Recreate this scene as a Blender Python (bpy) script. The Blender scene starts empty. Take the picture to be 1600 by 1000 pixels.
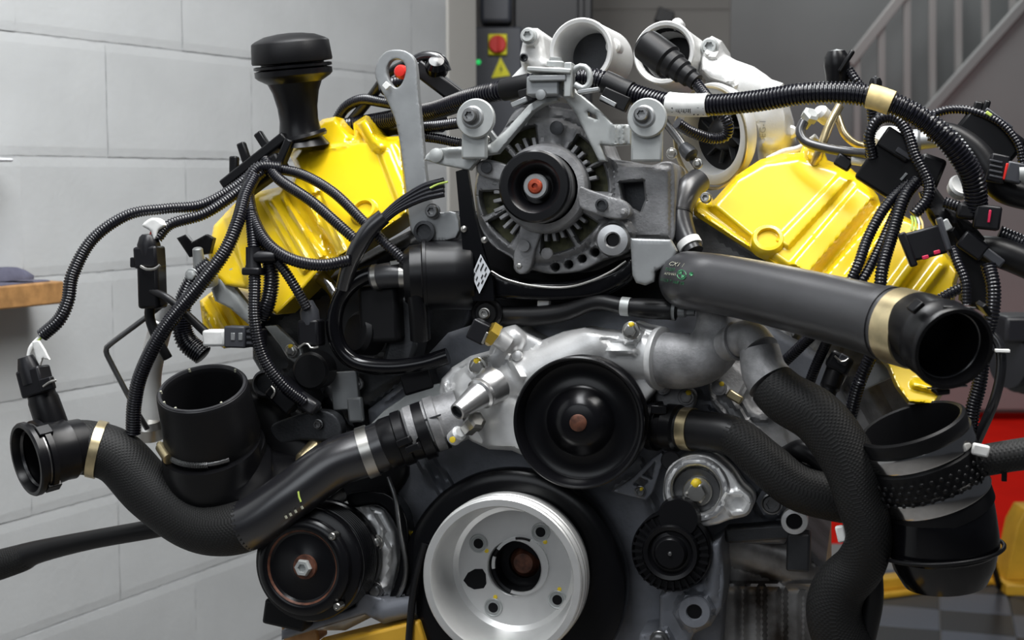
import bpy, bmesh, math, random
import numpy as np
from mathutils import Vector, Matrix, geometry

random.seed(7)
SC = bpy.context.scene
COL = SC.collection

# ------------------------------------------------------------------ camera
FPX = 2222.2                       # focal length in pixels of the 1600 x 1000 frame (50 mm on 36 mm)
PITCH = math.atan(223 / FPX)
CAM = Vector((0.0, -1.45, 1.30))
D0 = 1.45
U0 = D0 / FPX                      # one picture pixel at the engine, in metres
FW = Vector((0, math.cos(PITCH), -math.sin(PITCH)))
UP = Vector((0, math.sin(PITCH), math.cos(PITCH)))
cd = bpy.data.cameras.new('camera')
cd.lens = 50.0; cd.sensor_width = 36.0; cd.clip_start = 0.05; cd.clip_end = 60
cd.dof.use_dof = True; cd.dof.focus_distance = 1.47; cd.dof.aperture_fstop = 9.0
co = bpy.data.objects.new('camera', cd); COL.objects.link(co)
co.location = CAM; co.rotation_euler = (math.pi / 2 - PITCH, 0, 0)
SC.camera = co

# ------------------------------------------------------------------ world, lights, exposure
SC.view_settings.view_transform = 'Standard'
SC.view_settings.look = 'None'
SC.view_settings.gamma = 1.0
SC.view_settings.use_curve_mapping = False
SC.view_settings.exposure = 0.0
wd = bpy.data.worlds.new('world'); SC.world = wd; wd.use_nodes = True
wd.node_tree.nodes['Background'].inputs[0].default_value = (0.80, 0.87, 1.0, 1)
wd.node_tree.nodes['Background'].inputs[1].default_value = 0.06

def area(name, loc, aim, size, sizey, power, col=(1, 1, 1)):
    l = bpy.data.lights.new(name, 'AREA'); l.shape = 'RECTANGLE'
    l.size = size; l.size_y = sizey; l.energy = power; l.color = col
    o = bpy.data.objects.new(name, l); COL.objects.link(o)
    o.location = loc
    o.rotation_euler = (Vector(aim) - Vector(loc)).to_track_quat('-Z', 'Y').to_euler()
    return o
# two ceiling tube fittings over the bay and the open workshop door behind the camera on the left
area('ceiling_or_fill_lamp', (0.55, -0.25, 2.9), (0.2, 0.1, 0.9), 0.5, 1.8, 50, (1.0, 0.985, 0.96))
area('ceiling_or_fill_lamp', (-0.35, -0.35, 2.9), (-0.3, 0.3, 0.9), 0.5, 1.8, 52, (0.96, 0.98, 1.0))
area('door_daylight', (-1.5, -3.4, 2.6), (-0.3, 0.6, 1.0), 2.4, 1.4, 20, (0.90, 0.95, 1.0))
area('ceiling_or_fill_lamp', (1.6, 5.6, 4.4), (1.7, 6.2, 0.0), 0.5, 2.6, 84, (0.96, 1.0, 1.0))  # unseen fill lamp added over the back hall to brighten walls and stairs

# ------------------------------------------------------------------ placing helpers
def ray(px, py):
    return FW + Vector((1, 0, 0)) * ((px - 800) / FPX) - UP * ((py - 500) / FPX)
def pdz(px, py, dep):              # point seen at a pixel, at a distance in metres along the view axis
    return CAM + ray(px, py) * dep
E = ray(1354, 400).normalized()    # crankshaft axis, pointing to the rear of the engine
R = E.cross(Vector((0, 0, 1))).normalized()
U = R.cross(E).normalized()
O0 = pdz(800, 500, D0)
def pe(px, py, e=0.0):             # point on the engine plane e units behind the reference plane
    r = ray(px, py)
    t = (O0 + E * (e * U0) - CAM).dot(E) / r.dot(E)
    return CAM + r * t
def sc(p):                         # metres per pixel at a point
    return (p - CAM).dot(FW) / FPX
def dirv(r, u, f):                 # direction from right / up / towards-camera components of the engine
    return (R * r + U * u - E * f).normalized()

# ------------------------------------------------------------------ materials
MATS = {}
def mat(name, col, rough=0.5, metal=0.0, bump=0.0, bscale=200.0, var=0.0, vscale=30.0, spec=0.5, coat=0.0, wear=None, braid=0.0, alpha=None):
    m = bpy.data.materials.new(name); m.use_nodes = True
    nt = m.node_tree; b = nt.nodes['Principled BSDF']
    b.inputs['Base Color'].default_value = (*col, 1)
    b.inputs['Roughness'].default_value = rough
    b.inputs['Metallic'].default_value = metal
    b.inputs['Specular IOR Level'].default_value = spec
    b.inputs['Coat Weight'].default_value = coat
    b.inputs['Coat Roughness'].default_value = 0.12
    tc = nt.nodes.new('ShaderNodeTexCoord')
    if var or wear:
        n = nt.nodes.new('ShaderNodeTexNoise'); n.inputs['Scale'].default_value = vscale; n.inputs['Detail'].default_value = 5
        nt.links.new(tc.outputs['Object'], n.inputs['Vector'])
        rp = nt.nodes.new('ShaderNodeValToRGB')
        d = tuple(max(0, c * (1 - var)) for c in col); l = tuple(min(1, c * (1 + var)) for c in col)
        if wear: d = wear
        rp.color_ramp.elements[0].position = 0.34; rp.color_ramp.elements[1].position = 0.62
        rp.color_ramp.elements[0].color = (*d, 1); rp.color_ramp.elements[1].color = (*l, 1)
        nt.links.new(n.outputs['Fac'], rp.inputs['Fac']); nt.links.new(rp.outputs['Color'], b.inputs['Base Color'])
    if bump:
        n2 = nt.nodes.new('ShaderNodeTexNoise'); n2.inputs['Scale'].default_value = bscale; n2.inputs['Detail'].default_value = 3
        nt.links.new(tc.outputs['Object'], n2.inputs['Vector'])
        bp = nt.nodes.new('ShaderNodeBump'); bp.inputs['Strength'].default_value = bump; bp.inputs['Distance'].default_value = 0.001
        nt.links.new(n2.outputs['Fac'], bp.inputs['Height']); nt.links.new(bp.outputs['Normal'], b.inputs['Normal'])
    if braid:
        ws = []
        for a in (0.62, -0.62):
            mp = nt.nodes.new('ShaderNodeMapping'); mp.inputs['Rotation'].default_value = (0, 0, a)
            nt.links.new(tc.outputs['UV'], mp.inputs['Vector'])
            w = nt.nodes.new('ShaderNodeTexWave'); w.inputs['Scale'].default_value = 100; w.bands_direction = 'Y'
            nt.links.new(mp.outputs['Vector'], w.inputs['Vector']); ws.append(w)
        mx = nt.nodes.new('ShaderNodeMath'); mx.operation = 'MULTIPLY'
        nt.links.new(ws[0].outputs['Fac'], mx.inputs[0]); nt.links.new(ws[1].outputs['Fac'], mx.inputs[1])
        bp = nt.nodes.new('ShaderNodeBump'); bp.inputs['Strength'].default_value = braid; bp.inputs['Distance'].default_value = 0.0012
        nt.links.new(mx.outputs['Value'], bp.inputs['Height']); nt.links.new(bp.outputs['Normal'], b.inputs['Normal'])
    MATS[name] = m
    return m
mat('yellow', (0.84, 0.575, 0.008), 0.27, bump=0.03, bscale=500, var=0.03, vscale=18, coat=0.8)
mat('cast', (0.25, 0.25, 0.255), 0.52, 0.35, bump=0.35, bscale=420, var=0.28, vscale=45)
mat('cast_dark', (0.040, 0.042, 0.046), 0.45, 0.4, bump=0.25, bscale=350, var=0.3, vscale=25)
mat('cast_blue', (0.19, 0.20, 0.225), 0.45, 0.35, bump=0.2, bscale=350, var=0.2, vscale=25)
mat('alu', (0.74, 0.74, 0.735), 0.38, 0.5, bump=0.12, bscale=400, var=0.10, vscale=30)
mat('alu_machined', (0.66, 0.66, 0.66), 0.30, 0.9, bump=0.05, bscale=300, var=0.05)
mat('alu_white', (0.62, 0.62, 0.61), 0.46, 0.35, bump=0.15, bscale=450, var=0.05)
mat('pulley_silver', (0.74, 0.74, 0.73), 0.42, 0.75, bump=0.05, bscale=700, var=0.04)
mat('zinc', (0.40, 0.415, 0.41), 0.48, 0.4, bump=0.05, bscale=300, var=0.12, vscale=35)
mat('zinc_flat', (0.30, 0.31, 0.315), 0.42, 0.5, bump=0.05, bscale=300, var=0.10, vscale=25)
mat('steel', (0.50, 0.49, 0.46), 0.30, 1.0, var=0.08)
mat('steel_dark', (0.20, 0.20, 0.20), 0.32, 0.9, var=0.2)
mat('chrome', (0.50, 0.49, 0.48), 0.13, 1.0)
mat('black_plastic', (0.005, 0.005, 0.006), 0.32, spec=0.28)
mat('black_satin', (0.006, 0.006, 0.007), 0.45, bump=0.05, bscale=500, spec=0.25)
mat('black_gloss', (0.003, 0.003, 0.004), 0.16, spec=0.4)
mat('black_paint', (0.004, 0.004, 0.005), 0.24, spec=0.3)
mat('rubber', (0.007, 0.007, 0.008), 0.40, bump=0.05, bscale=350, var=0.15, spec=0.35)
mat('rubber_grey', (0.024, 0.024, 0.027), 0.33, bump=0.04, bscale=350, var=0.1, spec=0.8)
mat('rubber_shiny', (0.010, 0.010, 0.012), 0.27, spec=1.0)
mat('braid', (0.012, 0.012, 0.012), 0.58, braid=0.36, spec=0.25)
mat('conduit', (0.006, 0.006, 0.010), 0.27, spec=0.6)
mat('connector', (0.006, 0.006, 0.008), 0.38, spec=0.35)
mat('connector_grey', (0.045, 0.047, 0.055), 0.42)
mat('white_tape', (0.80, 0.80, 0.78), 0.55, var=0.06, vscale=90)
mat('white_label', (0.75, 0.77, 0.80), 0.5)
mat('ink', (0.02, 0.02, 0.022), 0.6)
mat('green_ink', (0.015, 0.17, 0.06), 0.55)
mat('pale_ink', (0.36, 0.36, 0.28), 0.55)
mat('tape_yellow', (0.80, 0.62, 0.28), 0.5, var=0.12, vscale=80)
mat('paint_yellow', (0.85, 0.62, 0.03), 0.5)
mat('wire_green', (0.55, 0.70, 0.15), 0.4)
mat('wire_red', (0.60, 0.05, 0.03), 0.4)
mat('wire_white', (0.8, 0.8, 0.78), 0.4)
mat('pink', (0.65, 0.02, 0.08), 0.4)
mat('rust', (0.10, 0.038, 0.022), 0.5, 0.3, bump=0.3, bscale=300, var=0.5, vscale=120)
mat('copper', (0.42, 0.07, 0.03), 0.38, 0.5, var=0.25, vscale=200)
mat('olive', (0.085, 0.085, 0.035), 0.6, bump=0.4, bscale=250, var=0.5, vscale=90)
mat('brass', (0.72, 0.50, 0.09), 0.3, 0.9)
mat('tin', (0.60, 0.50, 0.30), 0.3, 0.9, var=0.15, vscale=60)
mat('oily', (0.42, 0.415, 0.41), 0.32, 0.4, bump=0.2, bscale=60, wear=(0.045, 0.036, 0.03), vscale=14)
mat('wood', (0.36, 0.19, 0.07), 0.55, var=0.25, vscale=40)
mat('cloth', (0.09, 0.09, 0.13), 0.9, bump=0.5, bscale=600, var=0.2)
mat('stand_yellow', (0.66, 0.37, 0.03), 0.5, var=0.12, vscale=12)
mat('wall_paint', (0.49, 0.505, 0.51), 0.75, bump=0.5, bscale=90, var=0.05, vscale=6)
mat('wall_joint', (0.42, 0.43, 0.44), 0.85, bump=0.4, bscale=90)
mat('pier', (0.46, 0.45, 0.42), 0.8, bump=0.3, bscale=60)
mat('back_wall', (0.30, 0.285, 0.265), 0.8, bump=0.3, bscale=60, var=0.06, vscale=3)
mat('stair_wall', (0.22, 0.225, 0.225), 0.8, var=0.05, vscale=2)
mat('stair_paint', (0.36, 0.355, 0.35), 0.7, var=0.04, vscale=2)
mat('rail_paint', (0.42, 0.40, 0.39), 0.6)
mat('cabinet', (0.055, 0.06, 0.075), 0.45, var=0.1, vscale=8)
mat('cabinet_black', (0.010, 0.010, 0.013), 0.4)
mat('red', (0.70, 0.02, 0.012), 0.45)
mat('red_floor', (0.66, 0.012, 0.006), 0.9, var=0.08, vscale=3, spec=0.05)
mat('tile_dark', (0.018, 0.020, 0.023), 0.5, bump=0.3, bscale=60)
mat('tile_grey', (0.075, 0.085, 0.108), 0.5, bump=0.3, bscale=60)
mat('floor_grey', (0.20, 0.195, 0.19), 0.6, var=0.1, vscale=3)
m = mat('led', (0.02, 0.5, 0.12), 0.4)
m.node_tree.nodes['Principled BSDF'].inputs['Emission Color'].default_value = (0.03, 0.8, 0.18, 1)
m.node_tree.nodes['Principled BSDF'].inputs['Emission Strength'].default_value = 0.6
mat('sign_yellow', (0.85, 0.80, 0.01), 0.5)

# ------------------------------------------------------------------ object helpers
WLOC = {}
def parent_to(o, parent):
    if parent is not None:
        o.parent = parent
        o.matrix_parent_inverse = Matrix.Translation(-WLOC[parent.name])
UVW = 1.03
def obj(name, verts, faces, m, parent=None, smooth=35, uvs=None, bevel=0, label=None):
    vs = [Vector(v) for v in verts]
    lo = Vector([min(v[i] for v in vs) for i in range(3)]); hi = Vector([max(v[i] for v in vs) for i in range(3)])
    c = (lo + hi) / 2
    me = bpy.data.meshes.new(name)
    me.from_pydata([v - c for v in vs], [], faces)
    me.validate()
    bm = bmesh.new(); bm.from_mesh(me); bmesh.ops.recalc_face_normals(bm, faces=bm.faces); bm.to_mesh(me); bm.free()
    if uvs is not None:
        ul = me.uv_layers.new(name='UVMap')
        for p in me.polygons:
            us = [uvs[me.loops[i].vertex_index] for i in p.loop_indices]; mx = max(u[0] for u in us); wrap = len(us) == 4 and mx - min(u[0] for u in us) > mx * .6 and mx > 0
            for i, u in zip(p.loop_indices, us): ul.data[i].uv = (u[0] + (uvs[2] if False else mx * UVW) if wrap and u[0] < mx * .3 else u[0], u[1])
    if smooth:
        for p in me.polygons: p.use_smooth = True
        me.set_sharp_from_angle(angle=math.radians(smooth))
    me.materials.append(MATS[m] if isinstance(m, str) else m)
    o = bpy.data.objects.new(name, me); COL.objects.link(o)
    o.location = c; WLOC[o.name] = c
    if bevel:
        b = o.modifiers.new('bevel', 'BEVEL'); b.width = bevel; b.segments = 2; b.limit_method = 'ANGLE'; b.angle_limit = math.radians(40)
    parent_to(o, parent)
    if label: o['label'] = label
    return o
def tag(o, label, cat, group=None, kind=None):
    if label: o['label'] = label
    if cat: o['category'] = cat
    if group: o['group'] = group
    if kind: o['kind'] = kind
    return o
def empty(name, loc, label=None, cat=None, group=None):
    o = bpy.data.objects.new(name, None); COL.objects.link(o); o.location = loc; o.empty_display_size = 0.02
    WLOC[o.name] = Vector(loc)
    return tag(o, label, cat, group)
def struct(o):
    o['kind'] = 'structure'; return o

def cr(points, n_between):         # Catmull-Rom through points (any dimension), n_between samples for each span
    P = [np.array(p, float) for p in points]
    P = [2 * P[0] - P[1]] + P + [2 * P[-1] - P[-2]]
    out = []
    for i in range(1, len(P) - 2):
        p0, p1, p2, p3 = P[i - 1], P[i], P[i + 1], P[i + 2]
        for k in range(n_between):
            t = k / n_between
            out.append(0.5 * ((2 * p1) + (-p0 + p2) * t + (2 * p0 - 5 * p1 + 4 * p2 - p3) * t * t + (-p0 + 3 * p1 - 3 * p2 + p3) * t ** 3))
    out.append(P[-2]); return np.array(out)

def path3(pts, r):
    """pixel control points (px, py, e[, r]) -> dense list of x, y, z, radius in metres"""
    C = []
    for p in pts:
        q = pe(p[0], p[1], p[2]); rr = (p[3] if len(p) > 3 else r) * sc(q)
        C.append((q.x, q.y, q.z, rr))
    if len(C) == 2: C.insert(1, tuple((a + b) / 2 for a, b in zip(*C)))
    return cr(C, 24)

def resample(D, step):
    seg = np.linalg.norm(np.diff(D[:, :3], axis=0), axis=1); s = np.concatenate([[0], np.cumsum(seg)])
    n = max(2, int(round(s[-1] / step))); t = np.linspace(0, s[-1], n + 1)
    return np.stack([np.interp(t, s, D[:, k]) for k in range(D.shape[1])], 1), t

def sweep(D, radii, seg, t, cap=(True, True), inner=(0, 0)):
    n = len(D); T = np.gradient(D[:, :3], axis=0); T /= np.linalg.norm(T, axis=1)[:, None]
    nrm = np.cross(T[0], [0.13, 0.31, 0.94]); nrm /= np.linalg.norm(nrm)
    V = []; UV = []; rings = []
    def ring(c, a, b, rr, tt):
        base = len(V); rings.append(base)
        for k in range(seg):
            w = 2 * math.pi * k / seg
            V.append(c + rr * (math.cos(w) * a + math.sin(w) * b)); UV.append((rr * w, tt))
    fr = []
    for i in range(n):
        nrm = nrm - T[i] * nrm.dot(T[i]); nrm /= np.linalg.norm(nrm)
        fr.append((nrm, np.cross(T[i], nrm)))
    if inner[0]:
        k = 0
        ring(D[0, :3] + T[0] * inner[0], *fr[0], radii[0] * 0.80, 0); ring(D[0, :3] + T[0] * radii[0] * .05, *fr[0], radii[0] * 0.84, 0); ring(D[0, :3], *fr[0], radii[0] * 0.88, 0)
    for i in range(n): ring(D[i, :3], *fr[i], radii[i], t[i])
    if inner[1]:
        ring(D[-1, :3], *fr[-1], radii[-1] * 0.88, 0); ring(D[-1, :3] - T[-1] * radii[-1] * .05, *fr[-1], radii[-1] * 0.84, 0); ring(D[-1, :3] - T[-1] * inner[1], *fr[-1], radii[-1] * 0.80, 0)
    F = []
    for a, b in zip(rings[:-1], rings[1:]):
        for k in range(seg):
            k2 = (k + 1) % seg; F.append((a + k, a + k2, b + k2, b + k))
    F.append(tuple(rings[0] + k for k in range(seg))[::-1]); F.append(tuple(rings[-1] + k for k in range(seg)))
    return V, F, UV

def tube(name, pts, r, m, parent=None, rib=None, seg=None, step=None, inner=(0, 0), label=None, span=None):
    """swept round tube; rib=(pitch px, depth fraction) gives a corrugated conduit; span=(a, b) keeps a fraction of the length"""
    D = path3(pts, r)
    if span:
        L = np.concatenate([[0], np.cumsum(np.linalg.norm(np.diff(D[:, :3], axis=0), axis=1))]); L /= L[-1]
        tt = np.linspace(span[0], span[1], 60)
        D = np.stack([np.interp(tt, L, D[:, k]) for k in range(4)], 1)
    if rib:
        pitch = rib[0] * U0
        D, t = resample(D, pitch / 4)
        pat = [1, 1, 1 - rib[1], 1 - rib[1]]
        rad = np.array([D[i, 3] * pat[i % 4] for i in range(len(D))])
        V, F, UV = sweep(D, rad, seg or 12, t)
        return obj(name, V, F, m, parent, smooth=60, uvs=UV, label=label)
    D, t = resample(D, (step or 7) * U0)
    V, F, UV = sweep(D, D[:, 3], seg or 18, t, inner=(inner[0] * U0, inner[1] * U0))
    return obj(name, V, F, m, parent, smooth=50, uvs=UV, label=label)

def tangent_at(pts, r, f):
    D = path3(pts, r)
    L = np.concatenate([[0], np.cumsum(np.linalg.norm(np.diff(D[:, :3], axis=0), axis=1))]); L /= L[-1]
    P = np.array([np.interp(f, L, D[:, k]) for k in range(4)])
    Q = np.array([np.interp(min(1, f + .02), L, D[:, k]) for k in range(4)]); Q0 = np.array([np.interp(max(0, f - .02), L, D[:, k]) for k in range(4)])
    return Vector(P[:3]), Vector((Q - Q0)[:3]).normalized(), P[3]

def lathe3(name, c, axis, prof, m, parent=None, seg=48, smooth=32, unit=None, label=None, squash=None):
    """revolve prof [(radius, height along axis)] given in pixels at the point c"""
    k0 = unit or sc(c); axis = axis.normalized()
    a = axis.cross(Vector((0.1, 0.2, 1))).normalized()
    if abs(axis.z) > 0.9: a = axis.cross(Vector((0, 1, 0))).normalized()
    b = axis.cross(a)
    V = []; F = []; rings = []
    for (r, z) in prof:
        base = len(V)
        if r <= 1e-6:
            V.append(c + axis * z * k0); rings.append((base, 1))
        else:
            for k in range(seg):
                w = 2 * math.pi * k / seg; q = r
                if squash: q = r * squash(w)
                V.append(c + axis * z * k0 + (a * math.cos(w) + b * math.sin(w)) * q * k0)
            rings.append((base, seg))
    for (i, n), (j, q) in zip(rings[:-1], rings[1:]):
        for k in range(seg):
            k2 = (k + 1) % seg
            if n == 1 and q == 1: continue
            if n == 1: F.append((i, j + k2, j + k))
            elif q == 1: F.append((i + k, i + k2, j))
            else: F.append((i + k, i + k2, j + k2, j + k))
    return obj(name, V, F, m, parent, smooth=smooth, label=label)
def lathe(name, px, py, e, prof, m, parent=None, axis=None, **kw):
    return lathe3(name, pe(px, py, e), axis if axis is not None else -E, prof, m, parent, **kw)

def box(name, px, py, e, w, h, d, m, parent=None, roll=0, pitch=0, yaw=0, bev=2.0, label=None, taper=1.0):
    c = pe(px, py, e); k = sc(c)
    M = Matrix.Rotation(math.radians(roll), 3, -E) @ Matrix.Rotation(math.radians(yaw), 3, U) @ Matrix.Rotation(math.radians(pitch), 3, R)
    x, y, z = M @ R, M @ U, M @ E
    V = []
    for dz in (-1, 1):
        f = taper if dz < 0 else 1.0
        for (dx, dy) in ((-1, -1), (1, -1), (1, 1), (-1, 1)):
            V.append(c + x * dx * w / 2 * k * f + y * dy * h / 2 * k * f + z * dz * d / 2 * k)
    F = [(0, 1, 2, 3), (4, 7, 6, 5), (0, 4, 5, 1), (1, 5, 6, 2), (2, 6, 7, 3), (3, 7, 4, 0)]
    return obj(name, V, F, m, parent, bevel=bev * k, label=label)

# -------- cast relief: a pixel outline on an engine plane, rolled edges, raised features, extruded straight back
def _res(poly, step):
    out = []
    n = len(poly)
    for i in range(n):
        a, b = np.array(poly[i], float), np.array(poly[(i + 1) % n], float)
        k = max(1, int(math.ceil(np.linalg.norm(b - a) / step)))
        for j in range(k): out.append(a + (b - a) * j / k)
    return np.array(out)
def _inside(P, poly):
    x, y = P[:, 0], P[:, 1]; ins = np.zeros(len(P), bool); n = len(poly)
    for i in range(n):
        x0, y0 = poly[i]; x1, y1 = poly[(i + 1) % n]
        c = ((y0 > y) != (y1 > y))
        with np.errstate(divide='ignore', invalid='ignore'):
            xi = (x1 - x0) * (y - y0) / (y1 - y0 + 1e-12) + x0
        ins ^= c & (x < xi)
    return ins
def _dseg(P, a, b):
    a = np.array(a, float); b = np.array(b, float); d = b - a
    t = np.clip(((P - a) @ d) / (d @ d + 1e-12), 0, 1)
    return np.linalg.norm(P - (a + t[:, None] * d), axis=1)
def _dpoly(P, poly):
    D = np.full(len(P), 1e9)
    for i in range(len(poly)): D = np.minimum(D, _dseg(P, poly[i], poly[(i + 1) % len(poly)]))
    return D
def _ss(x): x = np.clip(x, 0, 1); return x * x * (3 - 2 * x)
def closed_cr(poly, n=6):
    P = [np.array(p, float) for p in poly]; m = len(P); out = []
    for i in range(m):
        p0, p1, p2, p3 = P[i - 1], P[i], P[(i + 1) % m], P[(i + 2) % m]
        for k in range(n):
            t = k / n
            out.append(0.5 * ((2 * p1) + (-p0 + p2) * t + (2 * p0 - 5 * p1 + 4 * p2 - p3) * t * t + (-p0 + 3 * p1 - 3 * p2 + p3) * t ** 3))
    return [tuple(q) for q in out]
def circle(cx, cy, r, n=28, a0=0, a1=360):
    return [(cx + r * math.cos(math.radians(a0 + (a1 - a0) * k / n)), cy + r * math.sin(math.radians(a0 + (a1 - a0) * k / n))) for k in range(n if a1 - a0 == 360 else n + 1)]
def height(P, B, feats, rnd, tilt, c0):
    h = np.zeros(len(P))
    for f in feats:
        k = f[0]
        if k == 'line': h += f[6] * _ss(1.25 * (1 - _dseg(P, f[1:3], f[3:5]) / f[5]))
        elif k == 'cyl': h = np.maximum(h, np.sqrt(np.maximum(f[5] ** 2 - _dseg(P, f[1:3], f[3:5]) ** 2, 0)) * f[6])
        elif k == 'disc':
            d = np.linalg.norm(P - np.array(f[1:3]), axis=1); h += f[4] * _ss((f[3] - d) / (f[5] if len(f) > 5 else 4) + .5)
        elif k == 'dome':
            d = np.linalg.norm(P - np.array(f[1:3]), axis=1); h = np.maximum(h, np.sqrt(np.maximum(f[3] ** 2 - d ** 2, 0)) * f[4])
        elif k == 'ring':
            d = np.linalg.norm(P - np.array(f[1:3]), axis=1); h += f[5] * _ss((f[4] - d) / 3 + .5) * _ss((d - f[3]) / 3 + .5)
        elif k == 'poly':
            s = np.where(_inside(P, f[1]), 1, -1) * _dpoly(P, f[1]); h += f[2] * _ss(s / f[3] + .5)
        elif k == 'half':
            a = np.array(f[1:3], float); b = np.array(f[3:5], float); d = b - a; n = np.array([-d[1], d[0]]) / np.linalg.norm(d)
            h += f[5] * _ss(((P - a) @ n) / f[6] + .5)
    if rnd > 0:
        q = np.clip(B / rnd, 0, 1); h = h * np.clip(q * 1.4, 0, 1) - rnd * (1 - np.sqrt(1 - (1 - q) ** 2))
    h += -((P[:, 0] - c0[0]) * tilt[0] + (P[:, 1] - c0[1]) * tilt[1])
    return h
HFN = {}
def relief(name, outline, e, thick, m, parent=None, rnd=8, feats=(), holes=(), step=7, tilt=(0, 0), smooth_out=0, label=None, smooth=40):
    if smooth_out: outline = closed_cr(outline, smooth_out)
    loops = [_res(outline, step)] + [_res(h, step) for h in holes]
    A = np.array(outline, float); c0 = A.mean(0)
    allb = [l for l in loops]
    x0, y0 = A.min(0); x1, y1 = A.max(0)
    gx, gy = np.meshgrid(np.arange(x0, x1, step), np.arange(y0, y1, step * .9)); gx[1::2] += step / 2
    G = np.stack([gx.ravel(), gy.ravel()], 1)
    for l in loops:                                    # rows of points that follow the edge, for the rolled rim
        nx = np.roll(l, -1, 0) - np.roll(l, 1, 0); nn = np.stack([-nx[:, 1], nx[:, 0]], 1); nn /= np.linalg.norm(nn, axis=1)[:, None] + 1e-9
        for f in ((0.12, .35, .7, 1.0) if rnd > 0 else (1.0,)):
            for s in (1, -1): G = np.concatenate([G, l + nn * s * max(f * rnd, 0.6)])
    ok = _inside(G, outline)
    for h in holes: ok &= ~_inside(G, h)
    G = G[ok]
    B = np.full(len(G), 1e9)
    for l in loops: B = np.minimum(B, _dpoly(G, l))
    keep = B > max(0.1 * rnd, 0.5); G = G[keep]; B = B[keep]
    pts = [tuple(p) for l in loops for p in l]; edges = []; base = 0
    for l in loops:
        n = len(l); edges += [(base + i, base + (i + 1) % n) for i in range(n)]; base += n
    nb = len(pts)
    pts += [tuple(p) for p in G]
    vo, eo, fo, ov, oe, of = geometry.delaunay_2d_cdt([Vector(p) for p in pts], edges, [], 0, 1e-4)
    P = np.array([[v[0], v[1]] for v in vo])
    tri = [tuple(f) for f in fo]
    cen = np.array([P[list(f)].mean(0) for f in tri])
    ok = _inside(cen, outline)
    for h in holes: ok &= ~_inside(cen, h)
    tri = [t for t, k in zip(tri, ok) if k]
    B = np.full(len(P), 1e9)
    for l in loops: B = np.minimum(B, _dpoly(P, l))
    H = height(P, B, feats, rnd, tilt, c0)
    V = []
    for p, h in zip(P, H):
        V.append(pe(p[0], p[1], e - h))
    # boundary edges of the kept triangles
    cnt = {}
    for t in tri:
        for a, b in ((t[0], t[1]), (t[1], t[2]), (t[2], t[0])):
            k = (min(a, b), max(a, b)); cnt.setdefault(k, []).append((a, b))
    bd = [v[0] for v in cnt.values() if len(v) == 1]
    back = {}
    F = list(tri)
    for a, b in bd:
        for i in (a, b):
            if i not in back:
                back[i] = len(V); V.append(V[i] + E * (thick * U0))
        F.append((b, a, back[a], back[b]))
    if thick <= 60:
        for t in tri:
            for i in t:
                if i not in back: back[i] = len(V); V.append(V[i] + E * (thick * U0))
            F.append((back[t[2]], back[t[1]], back[t[0]]))
    used = sorted({i for f in F for i in f}); mp = {i: k for k, i in enumerate(used)}
    o = obj(name, [V[i] for i in used], [tuple(mp[i] for i in f) for f in F], m, parent, smooth=smooth, label=label)
    HFN[o.name] = lambda x, y: e - float(height(np.array([[x, y]], float), np.array([99.0]), feats, rnd, tilt, c0)[0])
    return o

def hexsq(w): return 1.0
def bolt(px, py, e, r, parent, m='steel', kind='hex', h=None, mark=None, axis=None, name='bolt', flange=1.0):
    h = h or r * 0.7
    c = pe(px, py, e); ax = axis if axis is not None else -E
    if kind == 'hex':
        def sq(w): return 1.0
        o = lathe3(name, c, ax, [(r * flange, -3), (r * flange, r * .16), (r * .92, r * .24), (r * .74, r * .26), (r * .74, h * .9), (r * .6, h), (r * .3, h * 1.02), (0, h)], m, parent, seg=6 if flange == 0 else 24, smooth=25,
                   squash=None)
        # six flats on the head
        me = o.data; k0 = sc(c)
        for v in me.vertices:
            w = o.location + v.co - c; z = w.dot(ax) / k0
            if z > r * .25:
                rad = w - ax * w.dot(ax); L = rad.length
                if L > 1e-6:
                    a = math.atan2(rad.dot(ax.cross(R)), rad.dot(R)); s = math.cos(math.pi / 6) / math.cos((a % (math.pi / 3)) - math.pi / 6)
                    v.co += rad * (s - 1) * 1.0
    else:
        o = lathe3(name, c, ax, [(r * flange, -3), (r * flange, r * .12), (r * .85, r * .16), (r * .8, h * .8), (r * .72, h), (r * .45, h), (r * .42, h * .45), (0, h * .4)], m, parent, seg=24, smooth=30,
                   squash=None)
        me = o.data; k0 = sc(c)
        for v in me.vertices:
            w = o.location + v.co - c; rad = w - ax * w.dot(ax); L = rad.length / k0
            if 0.35 * r < L < 0.5 * r:
                a = math.atan2(rad.dot(ax.cross(R)), rad.dot(R)); v.co += rad * (0.12 * math.cos(6 * a))
    if mark is not None:
        a = math.radians(mark); q = c + (R * math.cos(a) + U * math.sin(a)) * r * .62 * sc(c)
        k0 = sc(c)
        lathe3('paint_mark', q + ax * r * .2 * k0, ax, [(r * .34, -2), (r * .36, h * .62), (r * .2, h * .8), (0, h * .85)], 'paint_yellow', o, seg=9, smooth=60)
    return o
def text_mesh(name, s, size, fn, m, parent, shear=0.0):
    cu = bpy.data.curves.new(name, 'FONT'); cu.body = s; cu.size = size; cu.align_x = 'CENTER'; cu.align_y = 'CENTER'; cu.shear = shear; cu.resolution_u = 2
    t = bpy.data.objects.new(name, cu); COL.objects.link(t)
    bpy.context.view_layer.update()
    me = bpy.data.meshes.new_from_object(t.evaluated_get(bpy.context.evaluated_depsgraph_get()))
    bpy.data.objects.remove(t); bpy.data.curves.remove(cu)
    bm = bmesh.new(); bm.from_mesh(me)
    bmesh.ops.triangulate(bm, faces=bm.faces)
    V = [fn(v.co.x, v.co.y) for v in bm.verts]; F = [tuple(v.index for v in f.verts) for f in bm.faces]
    bm.free(); bpy.data.meshes.remove(me)
    return obj(name, V, F, m, parent, smooth=0)
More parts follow.
